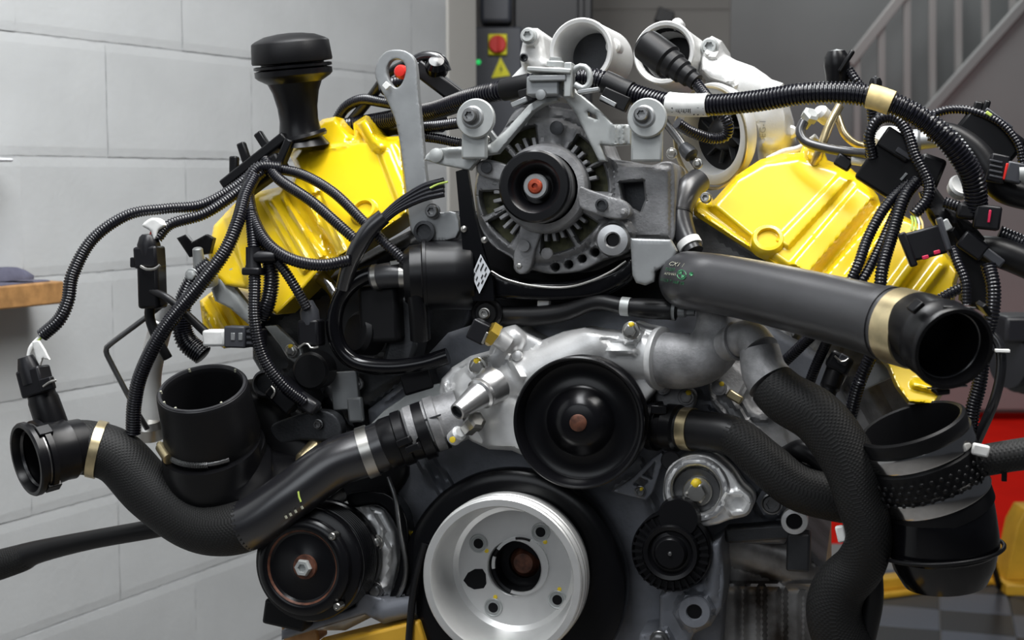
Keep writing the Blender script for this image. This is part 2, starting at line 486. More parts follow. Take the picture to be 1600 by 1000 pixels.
# =================================================================== THE SETTING
def boxw(name, c, w, d, h, m, parent=None, yaw=0.0, bev=0.002, pitch=0.0, roll=0.0):
    """box in metres, c = centre of its base, w along x, d along y, h up, turned about z"""
    M = Matrix.Rotation(yaw, 3, 'Z') @ Matrix.Rotation(pitch, 3, 'X') @ Matrix.Rotation(roll, 3, 'Y')
    V = [Vector(c) + M @ Vector((x * w / 2, y * d / 2, z * h)) for z in (0, 1) for (x, y) in ((-1, -1), (1, -1), (1, 1), (-1, 1))]
    F = [(0, 3, 2, 1), (4, 5, 6, 7), (0, 1, 5, 4), (1, 2, 6, 5), (2, 3, 7, 6), (3, 0, 4, 7)]
    return obj(name, V, F, m, parent, bevel=bev)
def ground(px, py):
    r = ray(px, py); return CAM + r * (-CAM.z / r.z)

# floor: bare slab, red painted zone, interlocking tiles in front of it
floor = struct(boxw('floor', (0, 2.0, -0.06), 14, 14, 0.06, 'floor_grey', bev=0))
q = [ground(1180, 851), ground(1800, 845), ground(1900, 645), ground(1150, 645)]
boxw_red = obj('painted_zone', [v + Vector((0, 0, z)) for z in (0.0005, 0.003) for v in q],
               [(0, 1, 2, 3), (4, 5, 6, 7), (0, 1, 5, 4), (1, 2, 6, 5), (2, 3, 7, 6), (3, 0, 4, 7)], 'red_floor', floor)
TY = math.radians(-16)
tx = Vector((math.cos(TY), math.sin(TY), 0)); ty = Vector((-math.sin(TY), math.cos(TY), 0))
org = ground(1468, 957); TS = 0.205
for i in range(-6, 5):
    for j in range(-5, 2):
        c = org + tx * (i + .5) * TS + ty * (j + .5) * TS
        r = (c - CAM); dep = r.dot(FW); px = 800 + r.x / dep * FPX
        if px < 1150 or px > 1800 or j > 1: continue
        boxw('tile', (c.x, c.y, 0.0005), TS * .985, TS * .985, 0.009, 'tile_grey' if (i + j) % 2 == 0 else 'tile_dark', floor, yaw=TY, bev=0.002)

# painted block wall on the left, block by block
WYAW = math.atan(1180 / (FPX * math.cos(PITCH)))
WD = Vector((math.sin(WYAW), math.cos(WYAW), 0)); WN = Vector((math.cos(WYAW), -math.sin(WYAW), 0))
W0 = pdz(0, 500, 2.34); W0.z = 0
SEND = 1.44
wl = obj('wall_left', [W0 + WD * s + WN * n + Vector((0, 0, z)) for z in (0, 2.75) for (s, n) in ((-2.2, -.12), (SEND, -.12), (SEND, -.0022), (-2.2, -.0022))],
         [(0, 1, 2, 3), (4, 5, 6, 7), (0, 1, 5, 4), (1, 2, 6, 5), (2, 3, 7, 6), (3, 0, 4, 7)], 'wall_joint')
struct(wl)
ZL = 1.538 - 0.203 * 7
base_mesh = {}
for k in range(0, 12):
    z0 = ZL + 0.203 * k
    off = 0.054 if k % 2 else 0.258
    for n in range(-6, 6):
        s0 = off + 0.408 * n; s1 = s0 + 0.408
        s1c = min(s1, SEND)
        if s1c - s0 < .03 or z0 < 0: continue
        w = s1c - s0 - 0.0006; key = round(w, 4); g = .0030
        if key not in base_mesh:
            hw, hh = w / 2, (0.203 - g) / 2; bv = .0022
            nx, nz = 26, 13
            V = []; F = []
            for iz in range(nz + 1):
                for ix in range(nx + 1):
                    x = -hw + 2 * hw * ix / nx; z = -hh + 2 * hh * iz / nz
                    edge = ix in (0, nx) or iz in (0, nz)
                    wob = random.uniform(-.0007, .0007) if edge else 0
                    V.append((x + (wob if ix in (0, nx) else 0), (.0012 if iz in (0, nz) else .00015 if ix in (0, nx) else 0), z + (wob if iz in (0, nz) else 0)))
            for iz in range(nz):
                for ix in range(nx):
                    a = iz * (nx + 1) + ix; F.append((a, a + 1, a + nx + 2, a + nx + 1))
            n0 = len(V)
            for (ix, iz) in ((0, 0), (nx, 0), (nx, nz), (0, nz)):
                p = V[iz * (nx + 1) + ix]; V.append((p[0], .004, p[2]))
            F += [(0, n0, n0 + 1, nx), (nx, n0 + 1, n0 + 2, (nz + 1) * (nx + 1) - 1), ((nz + 1) * (nx + 1) - 1, n0 + 2, n0 + 3, nz * (nx + 1)), (nz * (nx + 1), n0 + 3, n0, 0)]
            me = bpy.data.meshes.new('block'); me.from_pydata(V, [], F); me.materials.append(MATS['wall_paint'])
            base_mesh[key] = me
        b = bpy.data.objects.new('block', base_mesh[key]); COL.objects.link(b)
        c = W0 + WD * (s0 + (s1c - s0) / 2) + Vector((0, 0, z0 + .1015)) + WN * random.uniform(-.0006, .0008)
        b.location = c; b.rotation_euler = (0, 0, math.atan2(WD.y, WD.x)); WLOC[b.name] = c
        parent_to(b, wl)

# end pier of that wall, back wall, stair wall
PE_ = W0 + WD * SEND
struct(obj('trim_1', [W0 + WD * s + WN * n + Vector((0, 0, z)) for z in (0, 2.75) for (s, n) in ((SEND + .002, -.12), (SEND + .15, -.12), (SEND + .15, .004), (SEND + .002, .004))], [(0, 1, 2, 3), (4, 5, 6, 7), (0, 1, 5, 4), (1, 2, 6, 5), (2, 3, 7, 6), (3, 0, 4, 7)], 'pier', bevel=.006))
a = pdz(700, 277, 5.2); b = pdz(1138, 277, 5.2)
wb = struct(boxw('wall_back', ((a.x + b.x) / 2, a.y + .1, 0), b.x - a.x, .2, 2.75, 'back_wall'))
for z in (0.4, 0.6, 0.8, 1.0, 1.2, 1.4, 1.6, 1.8, 2.0, 2.2):
    boxw('block_course', ((a.x + b.x) / 2, a.y - .001, z - .0965), b.x - a.x - .004, .006, 0.193, 'back_wall', wb, bev=0.003)
z8 = 7.9
c0 = pdz(1000, 277, z8); c1 = pdz(2300, 277, z8)
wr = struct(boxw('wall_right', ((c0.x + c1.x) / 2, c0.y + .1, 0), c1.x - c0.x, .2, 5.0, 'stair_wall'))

# staircase: stringer panel, handrail, balusters
zs = 7.55
def aty(px, py, dep):
    r = ray(px, py); return CAM + r * (dep / r.y)
def sp(px, py, z=zs): return aty(px, py, z)
root = empty('staircase', (sp(1500, 277).x, sp(1500, 277).y, 0), 'grey painted staircase with vertical balusters rising along the far wall', 'staircase')
pan = [sp(1440, 190), sp(1700, -115), sp(1900, -115), sp(1900, 640), sp(1440, 640)]
for v in pan: v.z = max(v.z, 0.0)
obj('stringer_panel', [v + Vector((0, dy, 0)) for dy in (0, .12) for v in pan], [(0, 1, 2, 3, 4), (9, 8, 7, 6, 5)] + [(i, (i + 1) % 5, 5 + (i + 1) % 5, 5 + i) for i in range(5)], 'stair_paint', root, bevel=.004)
def bar(name, p, q, w, d, m, parent):
    ax = (q - p).normalized(); y = Vector((0, 1, 0)); x = ax.cross(y).normalized()
    V = [o + x * sx * w / 2 + y * sy * d / 2 for o in (p, q) for (sx, sy) in ((-1, -1), (1, -1), (1, 1), (-1, 1))]
    return obj(name, V, [(0, 1, 2, 3), (4, 7, 6, 5), (0, 4, 5, 1), (1, 5, 6, 2), (2, 6, 7, 3), (3, 7, 4, 0)], m, parent, bevel=.004)
dy = Vector((0, .05, 0))
bar('handrail', sp(1330, 98) + dy, sp(1500, -118) + dy, .05, .05, 'rail_paint', root)
bar('string_rail', sp(1430, 196) - dy * .1, sp(1720, -130) - dy * .1, .05, .05, 'stair_paint', root)
for x in (1342, 1381, 1421, 1461, 1502, 1545, 1588, 1631):
    top = 98 - (x - 1330) * 216 / 170; bot = min(195 - (x - 1430) * 326 / 290, 330)
    bar('baluster', sp(x, max(top, -160)) + dy * 1.0, sp(x, 240 if x < 1440 else bot + 8) + dy * 1.0, .036, .03, 'rail_paint', root)
bar('newel_foot', sp(1320, 240) + dy, sp(1460, 240) + dy, .05, .05, 'stair_paint', root)

# lift column with control box
cz = 4.25
def cp(px, py, z=cz): return aty(px, py, z)
l = cp(803, 277); r_ = cp(925, 277)
lc = empty('lift_column', ((l.x + r_.x) / 2, l.y + .1, 0), 'tall black lift column with grey control box behind the alternator', 'lift column')
boxw('post', ((l.x + r_.x) / 2, l.y + .12, 0), r_.x - l.x, .2, 2.5, 'cabinet_black', lc, bev=.006)
boxw('channel', (r_.x - .035, l.y + .01, 0.02), .018, .03, 2.45, 'cabinet_black', lc, bev=.003)
a = cp(741, 230); b = cp(815, 42)
cb = boxw('control_box', ((a.x + b.x) / 2, a.y + .06, a.z), b.x - a.x, .12, b.z - a.z, 'cabinet', lc, bev=.004)
a2 = cp(750, 36); b2 = cp(800, -30)
boxw('motor_cover', ((a2.x + b2.x) / 2, a2.y + .06, a2.z), b2.x - a2.x, .13, b2.z - a2.z, 'cabinet', lc, bev=.012)
k = cz / FPX
sw = cp(777.5, 70)
boxw('switch_plate', (sw.x, sw.y - .006, sw.z - 16 * k), 29 * k, .012, 32 * k, 'sign_yellow', cb, bev=.003)
lathe3('rotary_switch', sw + Vector((0, -.012, 0)), Vector((0, -1, 0)), [(13.5, 0), (13.5, 5), (12, 7), (0, 7)], 'red', cb, seg=24, unit=k)
boxw('switch_grip', (sw.x + 2 * k, sw.y - .030, sw.z - 12 * k), 4 * k, .012, 23 * k, 'red', cb, bev=.002)
gl = cp(747.5, 97)
lathe3('green_lamp', gl, Vector((0, -1, 0)), [(4, 0), (4, 2), (2.5, 5), (0, 6)], 'led', cb, seg=16, unit=k)
tri = [cp(783, 88), cp(795, 108), cp(776, 124), cp(768, 120)]
tri = [cp(782, 89), cp(797, 118), cp(768, 122)]
tr = obj('warning_triangle', [v + Vector((0, d, 0)) for d in (-.003, -.001) for v in tri], [(0, 1, 2), (5, 4, 3), (0, 1, 4, 3), (1, 2, 5, 4), (2, 0, 3, 5)], 'sign_yellow', cb, smooth=0)
bl = [cp(783.5, 100), cp(780.5, 110), cp(783.5, 109), cp(781, 117), cp(786, 107), cp(783, 108)]
obj('lightning_symbol', [v + Vector((0, -.0038, 0)) for v in bl], [(0, 1, 2, 5), (2, 3, 4, 5)], 'ink', cb, smooth=0)

# black wall bracket showing above the turbo pipe
p = pdz(1033, 31, 5.15)
wbk = boxw('wall_hook', (p.x, p.y - .02, p.z - .015), .06, .05, .05, 'cabinet_black', None, roll=.35)
tag(wbk, 'small black hook on the back wall above the plugged pipe', 'hook')

# lift rail and yellow stand on the floor
g0 = ground(1345, 946); g1 = ground(1580, 915)
dd = (g1 - g0).normalized(); nn = Vector((-dd.y, dd.x, 0))
lr = empty('floor_rail', g0, 'yellow steel rail lying across the checkered tiles behind the engine', 'rail')
def strip(name, a, b, n0, n1, z0, z1, m, parent):
    V = [p + nn * n + Vector((0, 0, z)) for z in (z0, z1) for (p, n) in ((a, n0), (b, n0), (b, n1), (a, n1))]
    return obj(name, V, [(0, 3, 2, 1), (4, 5, 6, 7), (0, 1, 5, 4), (1, 2, 6, 5), (2, 3, 7, 6), (3, 0, 4, 7)], m, parent, bevel=.004)
strip('base_flange', g0 - dd * .3, g1, 0, .09, 0.010, .026, 'stand_yellow', lr)
strip('top_rail', g0 - dd * .3, g1, .03, .085, .026, .062, 'stand_yellow', lr)
bp = g1 - dd * .17 + nn * .028 + Vector((0, 0, .044))
lathe3('bolt', bp, -nn, [(.007, 0), (.007, .004), (0, .005)], 'steel_dark', lr, seg=12, unit=1)
g2 = ground(1572, 936)
st = empty('yellow_stand', g2, 'yellow steel stand with sloping upright at the edge of the tiles', 'stand')
f = Vector((1, 0, 0)); n2 = Vector((0, 1, 0))
up = [(0, 0), (.30, 0), (.30, .26), (.05, .26), (.02, .10), (0, .06)]
obj('base_plate', [g2 + f * x + n2 * y + Vector((0, 0, z)) for z in (0.01, .045) for (x, y) in ((0, 0), (.4, -.05), (.4, .2), (0, .2))],
    [(0, 3, 2, 1), (4, 5, 6, 7), (0, 1, 5, 4), (1, 2, 6, 5), (2, 3, 7, 6), (3, 0, 4, 7)], 'stand_yellow', st, bevel=.004)
up = [(.015, .045), (.30, .045), (.30, .27), (.07, .27), (.045, .22)]
obj('upright', [g2 + f * x + n2 * y + Vector((0, 0, z)) for y in (.05, .16) for (x, z) in up], [(0, 1, 2, 3, 4), (9, 8, 7, 6, 5)] + [(i, (i + 1) % 5, 5 + (i + 1) % 5, 5 + i) for i in range(5)], 'stand_yellow', st, bevel=.004)
def wtube(name, pts, r, m, parent=None, seg=12):
    D = cr([(*p, r) for p in pts], 8); D, t = resample(D, max(r, .004))
    V, F, UV = sweep(D, D[:, 3], seg, t); return obj(name, V, F, m, parent, smooth=50, uvs=UV)
s0 = pdz(1528, 795, 4.15); s1 = ground(1560, 926) + Vector((0.0, -.01, .02))
tag(wtube('stay_rod', [s0, (s0 + s1) / 2, s1], .010, 'black_satin'), 'slanting black rod reaching down to the yellow floor rail', 'rod')
# black machine at the frame edge, between engine and stair
mc = pdz(1612, 560, 2.6)
mm = empty('motor_unit', mc, 'black motor housing standing behind the engine by the stair wall', 'motor')
kk = 2.6 / FPX
lathe3('housing', mc, Vector((-.9, -.35, 0)), [(0, -60), (48, -60), (52, -50), (52, 30), (44, 36), (44, 48), (20, 50), (0, 50)], 'cabinet_black', mm, seg=32, unit=kk)
boxw('foot', (mc.x + .16, mc.y, 0.0), .06, .06, mc.z, 'black_satin', mm)
boxw('foot_arm', (mc.x + .09, mc.y, mc.z - .02), .16, .05, .04, 'black_satin', mm)
boxw('top_cover', (mc.x - .02, mc.y - .01, mc.z + 30 * kk), .10, .10, 40 * kk, 'cabinet_black', mm, bev=.006)
for i in range(4):
    lathe3('cooling_ring', mc + Vector((-.9, -.35, 0)).normalized() * (-40 + i * 18) * kk, Vector((-.9, -.35, 0)), [(51, -3), (55, -3), (55, 3), (51, 3)], 'black_satin', mm, seg=32, unit=kk)

# shelf with folded cloth and a white plate on the left
WY = -math.atan2(WN.x, -WN.y)
def onwall(px, py, n=0.0):
    r = ray(px, py); t = (W0 + WN * n - CAM).dot(WN) / r.dot(WN); return CAM + r * t
pa = onwall(101, 458, .09); pb = pa - WD * .9
ztop = onwall(101, 439, .09).z; zbot = onwall(101, 474, .09).z
sh = empty('wall_shelf', (pa + pb) / 2, 'thick brown wooden shelf board fixed to the white block wall', 'shelf')
dN = .09
def wbox(name, s0, s1, n0, n1, z0, z1, m, parent=None, bev=.003):
    V = [Vector((W0.x, W0.y, 0)) + WD * s + WN * n + Vector((0, 0, z)) for z in (z0, z1) for (s, n) in ((s0, n0), (s1, n0), (s1, n1), (s0, n1))]
    return obj(name, V, [(0, 3, 2, 1), (4, 5, 6, 7), (0, 1, 5, 4), (1, 2, 6, 5), (2, 3, 7, 6), (3, 0, 4, 7)], m, parent, bevel=bev)
sE = (pa - W0).dot(WD)
wbox('board', sE - .95, sE, 0.002, dN, zbot, ztop, 'wood', sh)
wbox('bracket', sE - .5, sE - .47, 0.002, dN * .8, zbot - .03, zbot, 'zinc', sh)
# cloth: folded layers with wavy rim
cl = empty('folded_cloth', (pa.x, pa.y, ztop), 'dark grey folded cloth lying on the wooden shelf board', 'cloth')
def cloth_layer(name, s0, s1, n0, n1, z, th, seed, m='cloth'):
    rnd = random.Random(seed); nx, ny = 26, 12; V = []; F = []
    ph = [rnd.uniform(0, 6) for _ in range(6)]
    for side in (1, 0):
        for j in range(ny + 1):
            for i in range(nx + 1):
                u, v = i / nx, j / ny
                s = s0 + (s1 - s0) * u; n = n0 + (n1 - n0) * v
                edge = min(u, 1 - u, v, 1 - v)
                hgt = th * (0.55 + .25 * math.sin(5 * u + ph[0]) * math.sin(4 * v + ph[1]) + .35 * (1 - u))
                zz = z + (hgt * min(1, (edge * 9) ** .5 if edge > 0 else 0.12) if side else 0.0)
                zz += .004 * math.sin(7 * u + ph[2]) * (1 if side else 0)
                V.append(Vector((W0.x, W0.y, 0)) + WD * (s + .006 * math.sin(9 * v + ph[3])) + WN * (n + .006 * math.sin(8 * u + ph[4])) + Vector((0, 0, max(zz, z + (.0015 if side else 0)))))
    b = (nx + 1) * (ny + 1)
    for j in range(ny):
        for i in range(nx):
            q = j * (nx + 1) + i
            F.append((q, q + 1, q + nx + 2, q + nx + 1)); F.append((b + q, b + q + nx + 1, b + q + nx + 2, b + q + 1))
    for i in range(nx):
        F.append((i, b + i, b + i + 1, i + 1)); q = ny * (nx + 1) + i; F.append((q, q + 1, b + q + 1, b + q))
    for j in range(ny):
        q = j * (nx + 1); F.append((q, q + nx + 1, b + q + nx + 1, b + q)); q += nx; F.append((q, b + q, b + q + nx + 1, q + nx + 1))
    return obj(name, V, F, m, cl, smooth=70)
cloth_layer('bottom_fold', sE - .45, sE - .012, .005, dN - .008, ztop, .016, 1)
cloth_layer('top_fold', sE - .45, sE - .055, .006, dN - .012, ztop + .006, .040, 2)
# white plate corner
wp0 = onwall(22, 253, .06); 
wps = (wp0 - W0).dot(WD)
wpl = wbox('white_tray', wps - .5, wps, .002, .06, wp0.z, wp0.z + .006, 'white_label'); tag(wpl, 'thin white tray jutting from the block wall above the cloth', 'tray')
# =================================================================== THE ENGINE
eb = pe(820, 1040, 300)
ENG = empty('engine', eb, 'large engine with yellow valve covers and many black hoses, mounted on a stand', 'engine')

# ---- block, heads and front cover
blk = relief('timing_cover', [(575, 640), (640, 585), (700, 520), (820, 480), (1040, 470), (1190, 500), (1290, 560), (1335, 650), (1320, 760), (1262, 800), (1225, 850), (1140, 850), (1125, 1060), (640, 1060), (625, 930), (590, 790)],
             150, 520, 'cast_blue', ENG, rnd=14, step=6, feats=[
    ('line', 655, 720, 705, 790, 7, 12), ('line', 672, 715, 722, 785, 7, 12), ('line', 700, 770, 700, 830, 8, 12), ('line', 600, 620, 690, 570, 12, 14),
    ('line', 1105, 640, 1260, 745, 8, 16), ('line', 1125, 615, 1285, 720, 8, 16), ('disc', 1110, 600, 22, 14), ('disc', 1190, 625, 40, 12), ('disc', 1190, 625, 26, -10),
    ('poly', [(1180, 650), (1215, 640), (1290, 660), (1250, 715)], 10, 6), ('disc', 1205, 785, 26, 18),
    ('line', 1000, 720, 1040, 860, 10, 12), ('line', 960, 760, 1000, 740, 8, 10)])
hl = relief('cylinder_head', [(395, 480), (470, 440), (560, 400), (660, 350), (720, 330), (740, 470), (700, 600), (640, 700), (560, 720), (500, 700), (430, 620), (395, 560)],
            190, 520, 'cast_dark', ENG, rnd=12, step=7, feats=[('line', 400, 500, 640, 380, 16, 20), ('disc', 470, 610, 40, 20), ('line', 430, 520, 560, 680, 14, 18), ('disc', 600, 600, 45, 20), ('line', 560, 640, 690, 560, 12, 16), ('disc', 430, 655, 34, 12)])
hr = relief('cylinder_head', [(1040, 330), (1100, 330), (1210, 410), (1330, 480), (1420, 560), (1440, 680), (1390, 740), (1290, 700), (1200, 600), (1100, 520), (1040, 470)],
            215, 520, 'cast', ENG, rnd=12, step=7, feats=[('line', 1090, 340, 1230, 430, 12, 20), ('disc', 1215, 520, 30, 18), ('disc', 1290, 545, 24, 18), ('disc', 1300, 590, 24, 18), ('disc', 1220, 505, 20, 10), ('line', 1340, 590, 1400, 690, 22, 24), ('line', 1240, 520, 1330, 640, 14, 14)])
lb = relief('oil_pan', [(1125, 840), (1190, 822), (1240, 832), (1268, 860), (1290, 880), (1290, 1060), (1110, 1060), (1118, 930)], 190, 400, 'oily', ENG, rnd=16, step=5,
            feats=[('cyl', 1150, 850, 1300, 900, 34, .8), ('line', 1160, 920, 1160, 1040, 10, 14), ('line', 1190, 920, 1190, 1040, 9, 14), ('line', 1222, 925, 1222, 1040, 9, 14), ('line', 1255, 930, 1255, 1040, 10, 14), ('line', 1120, 915, 1290, 915, 8, 10)])
core = relief('valley_core', [(700, 330), (1060, 330), (1100, 420), (1080, 560), (820, 560), (700, 520)], 240, 360, 'black_satin', ENG, rnd=10, step=14)

# ---- yellow valve covers
YR = [(1083, 322), (1090, 310), (1104, 306), (1112, 316), (1126, 300), (1150, 274), (1188, 249), (1222, 240), (1250, 238), (1255, 226), (1288, 236), (1293, 250), (1330, 263), (1358, 288), (1372, 306), (1376, 318),
      (1400, 330), (1440, 352), (1472, 384), (1500, 424), (1494, 446), (1488, 520), (1482, 600), (1462, 636), (1418, 632), (1398, 606), (1385, 575), (1300, 482), (1210, 417), (1140, 372), (1084, 336)]
vr = relief('valve_cover', YR, 150, 160, 'yellow', ENG, rnd=8, step=3.2, tilt=(0.10, -0.62), label='glossy yellow valve cover behind the big charge hose', feats=[
    ('poly', [(1110, 322), (1150, 278), (1195, 252), (1250, 244), (1325, 268), (1362, 296), (1370, 312), (1262, 440), (1205, 400)], 16, 16),
    ('poly', [(1312, 272), (1330, 280), (1232, 388), (1212, 376)], 9, 8), ('poly', [(1340, 290), (1366, 308), (1262, 430), (1236, 412)], 10, 7),
    ('half', 1255, 470, 1388, 312, 18, 8), ('line', 1090, 330, 1212, 414, 5, 6), 
    ('line', 1400, 340, 1300, 470, 10, 12), ('line', 1445, 385, 1390, 460, 16, 12), ('line', 1470, 415, 1425, 475, 14, 12), ('disc', 1272, 240, 13, 14, 6), ('line', 1430, 600, 1470, 610, 10, 10)])
bolt(1103, 309, 100, 9, ENG, 'steel', 'torx', h=14)
YL = [(450, 238), (468, 214), (504, 186), (524, 182), (545, 208), (553, 212), (552, 192), (571, 180), (580, 192), (588, 208), (600, 214), (628, 212), (634, 262), (641, 336), (602, 362), (548, 394), (522, 412), (498, 424), (470, 456), (432, 492), (402, 478),
      (388, 452), (352, 446), (330, 424), (325, 396), (334, 352), (366, 318), (400, 300), (452, 288), (462, 262)]
vl = relief('valve_cover', YL, 150, 80, 'yellow', ENG, rnd=8, step=3.2, tilt=(-0.12, -0.62), label='glossy yellow valve cover below the oil filler cap', feats=[
    ('poly', [(440, 262), (470, 236), (560, 222), (620, 220), (650, 262), (655, 334), (560, 392), (528, 402)], 22, 9), ('poly', [(470, 214), (505, 184), (528, 180), (548, 214), (540, 226), (486, 236)], 12, 14), ('cyl', 568, 186, 592, 226, 17, 2.2),
    ('poly', [(586, 222), (606, 222), (650, 330), (628, 336)], 8, 8), ('line', 468, 250, 536, 398, 10, 5),
    ('poly', [(408, 312), (440, 298), (508, 400), (474, 428)], 10, 6), ('line', 424, 314, 480, 406, 4.5, 5), ('line', 443, 310, 500, 402, 4.5, 5), ('poly', [(484, 306), (500, 300), (536, 392), (514, 402)], -10, 5), ('poly', [(352, 340), (384, 314), (424, 462), (392, 460)], 8, 8), ('line', 535, 402, 640, 338, 6, 7)])
for (cx, cy, rr, cov, tx) in ((570, 331, 15, vl, -.12), (1200, 376, 17, vr, .10)):
    c = pe(cx, cy, HFN[cov.name](cx, cy)); nrm = (-E + U * .60 + R * tx).normalized()
    lathe3('cover_boss', c + nrm * 5 * U0, nrm, [(rr * 1.65, -16), (rr * 1.6, -8), (rr * 1.5, 1), (rr * 1.35, 4), (rr * 1.05, 4.5), (rr, 3), (rr * .97, -2), (0, -2)], 'yellow', cov, seg=36)
yl2 = relief('cover_skirt', [(312, 470), (340, 448), (372, 462), (400, 500), (392, 532), (350, 545), (318, 520)], 165, 200, 'yellow', ENG, rnd=6, step=5, tilt=(0, -.4),
             feats=[('line', 330, 460, 365, 530, 5, 8), ('line', 348, 458, 382, 520, 5, 8), ('line', 318, 476, 340, 530, 5, 8)])

# ---- lifting eye
le = relief('lifting_eye', [(612, 78), (632, 79), (646, 90), (651, 108), (654, 150), (660, 210), (668, 290), (680, 330), (712, 332), (712, 372), (650, 372), (638, 330), (634, 290), (626, 232), (618, 190), (606, 160), (592, 134), (586, 116), (590, 96), (600, 83)],
            70, 12, 'zinc_flat', ENG, rnd=2, step=5, smooth_out=3, holes=[closed_cr([(604, 112), (608, 98), (617, 92), (628, 95), (634, 105), (633, 118), (627, 132), (619, 137), (611, 131)], 4)])
bolt(676, 330, 64, 12, le, 'steel_dark', 'torx', h=9)
lathe('bushing', 664, 362, 66, [(17, 0), (17, 6), (12, 7), (12, 2), (0, 2)], 'cast_dark', le)

# ---- oil filler neck and cap
ax = dirv(-.06, .98, .16)
of_ = lathe('oil_filler_neck', 470, 214, 160, [(44, -14), (34, 0), (30, 26), (31, 46), (36, 70), (42, 84), (56, 92), (60, 96), (60, 104), (52, 106), (0, 106)], 'black_plastic', ENG, axis=ax, seg=40)
ctop = of_
capc = pe(470, 214, 160) + ax * 112 * sc(pe(470, 214, 160))
cap = lathe3('filler_cap', capc, ax, [(50, -4), (50, 2), (63, 3), (64, 6), (61.5, 33), (60, 35), (55, 38), (40, 44), (20, 47), (0, 48)], 'black_satin', of_, seg=40, unit=sc(pe(470, 214, 160)), squash=lambda w: 1 - .035 * max(0, math.cos(4 * w)))
kk = sc(capc)
for s in (-1, 1):
    c = capc + ax * 42 * kk - E * 30 * kk
lathe3('seal_ring', capc - ax * 3 * kk, ax, [(57, -3), (61, -2), (61, 2), (57, 3)], 'black_plastic', of_, seg=40, unit=kk)
lathe3('filler_flange', pe(472, 212, 158), dirv(-.2, .9, .2), [(0, -6), (38, -6), (40, -2), (38, 3), (0, 3)], 'black_plastic', of_, seg=32)

# ---- crank pulley
cpz = lathe('crank_pulley', 783, 906, -34, [(44, -100), (44, -88), (46, -86), (94, -86), (102, -80), (108, -64), (113, -8), (116, 0), (126, 0), (128, -2), (128, -8), (125, -10), (125, -14), (130, -18), (131, -22), (128, -25), (131, -28), (131, -50), (126, -56), (122, -92), (110, -100)], 'pulley_silver', ENG, seg=96, label='pale grey crankshaft pulley with four recessed bolts')
hub = lathe('crank_hub', 793, 902, -34, [(0, -126), (24, -126), (26, -120), (26, -112), (40, -112), (42, -100), (43, -84), (47, -83), (48, -96), (54, -97)], 'black_paint', cpz, seg=64)
lathe('crank_bolt', 793, 902, -34, [(0, -104), (16, -104), (19, -108), (20, -114), (26, -122)], 'rust', cpz, seg=32)
for a0, a1 in ((-1.9, 1.2), (1.75, 2.55), (2.85, 3.3)):
    n = 20; q = [[pe(793, 902, -34) + (R * math.cos(a) + U * math.sin(a)) * r * U0 + E * z * U0 for a in np.linspace(a0, a1, n)] for (r, z) in ((42, 86), (42, 81), (47, 81), (47, 86))]
    V = [v for row in q for v in row]; F = [(j * n + i, j * n + i + 1, ((j + 1) % 4) * n + i + 1, ((j + 1) % 4) * n + i) for j in range(4) for i in range(n - 1)] + [(0, n, 2 * n, 3 * n), (n - 1, 4 * n - 1, 3 * n - 1, 2 * n - 1)]
    obj('retaining_ring', V, F, 'pulley_silver', cpz)
kc = U0
for (x, y) in ((748, 849), (845, 831), (871, 937), (771, 949)):
    q = pe(x, y, 51.4)
    lathe3('pulley_bolt', q, -E, [(15, -1), (15, 1.5), (13.5, 2.5), (12, 1.5), (12, .6), (9.5, .6), (9, 2.2), (8, 2.2), (7.6, -5), (0, -5)], 'zinc', cpz, seg=28)
    lathe3('socket', q, -E, [(8.4, 0), (8.4, 1.6), (6, 1.9), (0, 1.0)], 'black_plastic', cpz, seg=12)
    a = math.radians({748: -40, 845: -65, 871: 80, 771: 80}[x])
    lathe3('paint_mark', q + (R * math.cos(a) + U * math.sin(a)) * 17.5 * kc, -E, [(3.6, -2), (3.4, 1.5), (0, 2.2)], 'paint_yellow', cpz, seg=8)
kid = [(724, 907), (731, 895), (742, 889), (754, 889), (759, 897), (760, 912), (756, 919), (741, 921), (731, 916)]
obj('slot_shade', [pe(x, y, 51.2) for x, y in kid] + [pe(x, y, 54) for x, y in kid], [tuple(range(9)), tuple(range(9, 18))[::-1]] + [(i, (i + 1) % 9, 9 + (i + 1) % 9, 9 + i) for i in range(9)], 'black_plastic', cpz, smooth=0)  # black patch stands for the shade inside the kidney hole
# damper disc and belt behind
dmp = lathe('vibration_damper', 800, 912, 78, [(60, 6), (160, 6), (172, 4), (178, 0), (180, -6), (180, -30), (172, -40), (60, -40)], 'black_paint', ENG, seg=96)

# ---- water pump pulley
wp = lathe('water_pump_pulley', 903, 661, 0, [(0, -2), (26, -2), (31, -4), (40, -10), (52, -24), (58, -28), (86, -29), (92, -26), (96, -8), (99, 0), (102, 1.5), (104, 0), (104.5, -6), (101, -10), (101, -40), (104.5, -44), (104.5, -50), (98, -52), (60, -52)], 'black_paint', ENG, seg=96, label='round black dished water pump pulley')
lathe('hub_cap', 903, 661, 0, [(0, 1.5), (11, 1.5), (13.5, 0), (14, -3)], 'rust', wp, seg=32)
for k in ():
    a = math.radians(40 + 90 * k); q = pe(903, 661, 30) + (R * math.cos(a) + U * math.sin(a)) * 72 * U0
    lathe3('web_boss', q, -E, [(10, -1), (10, 1), (8, 2), (0, 2)], 'black_paint', wp, seg=20)

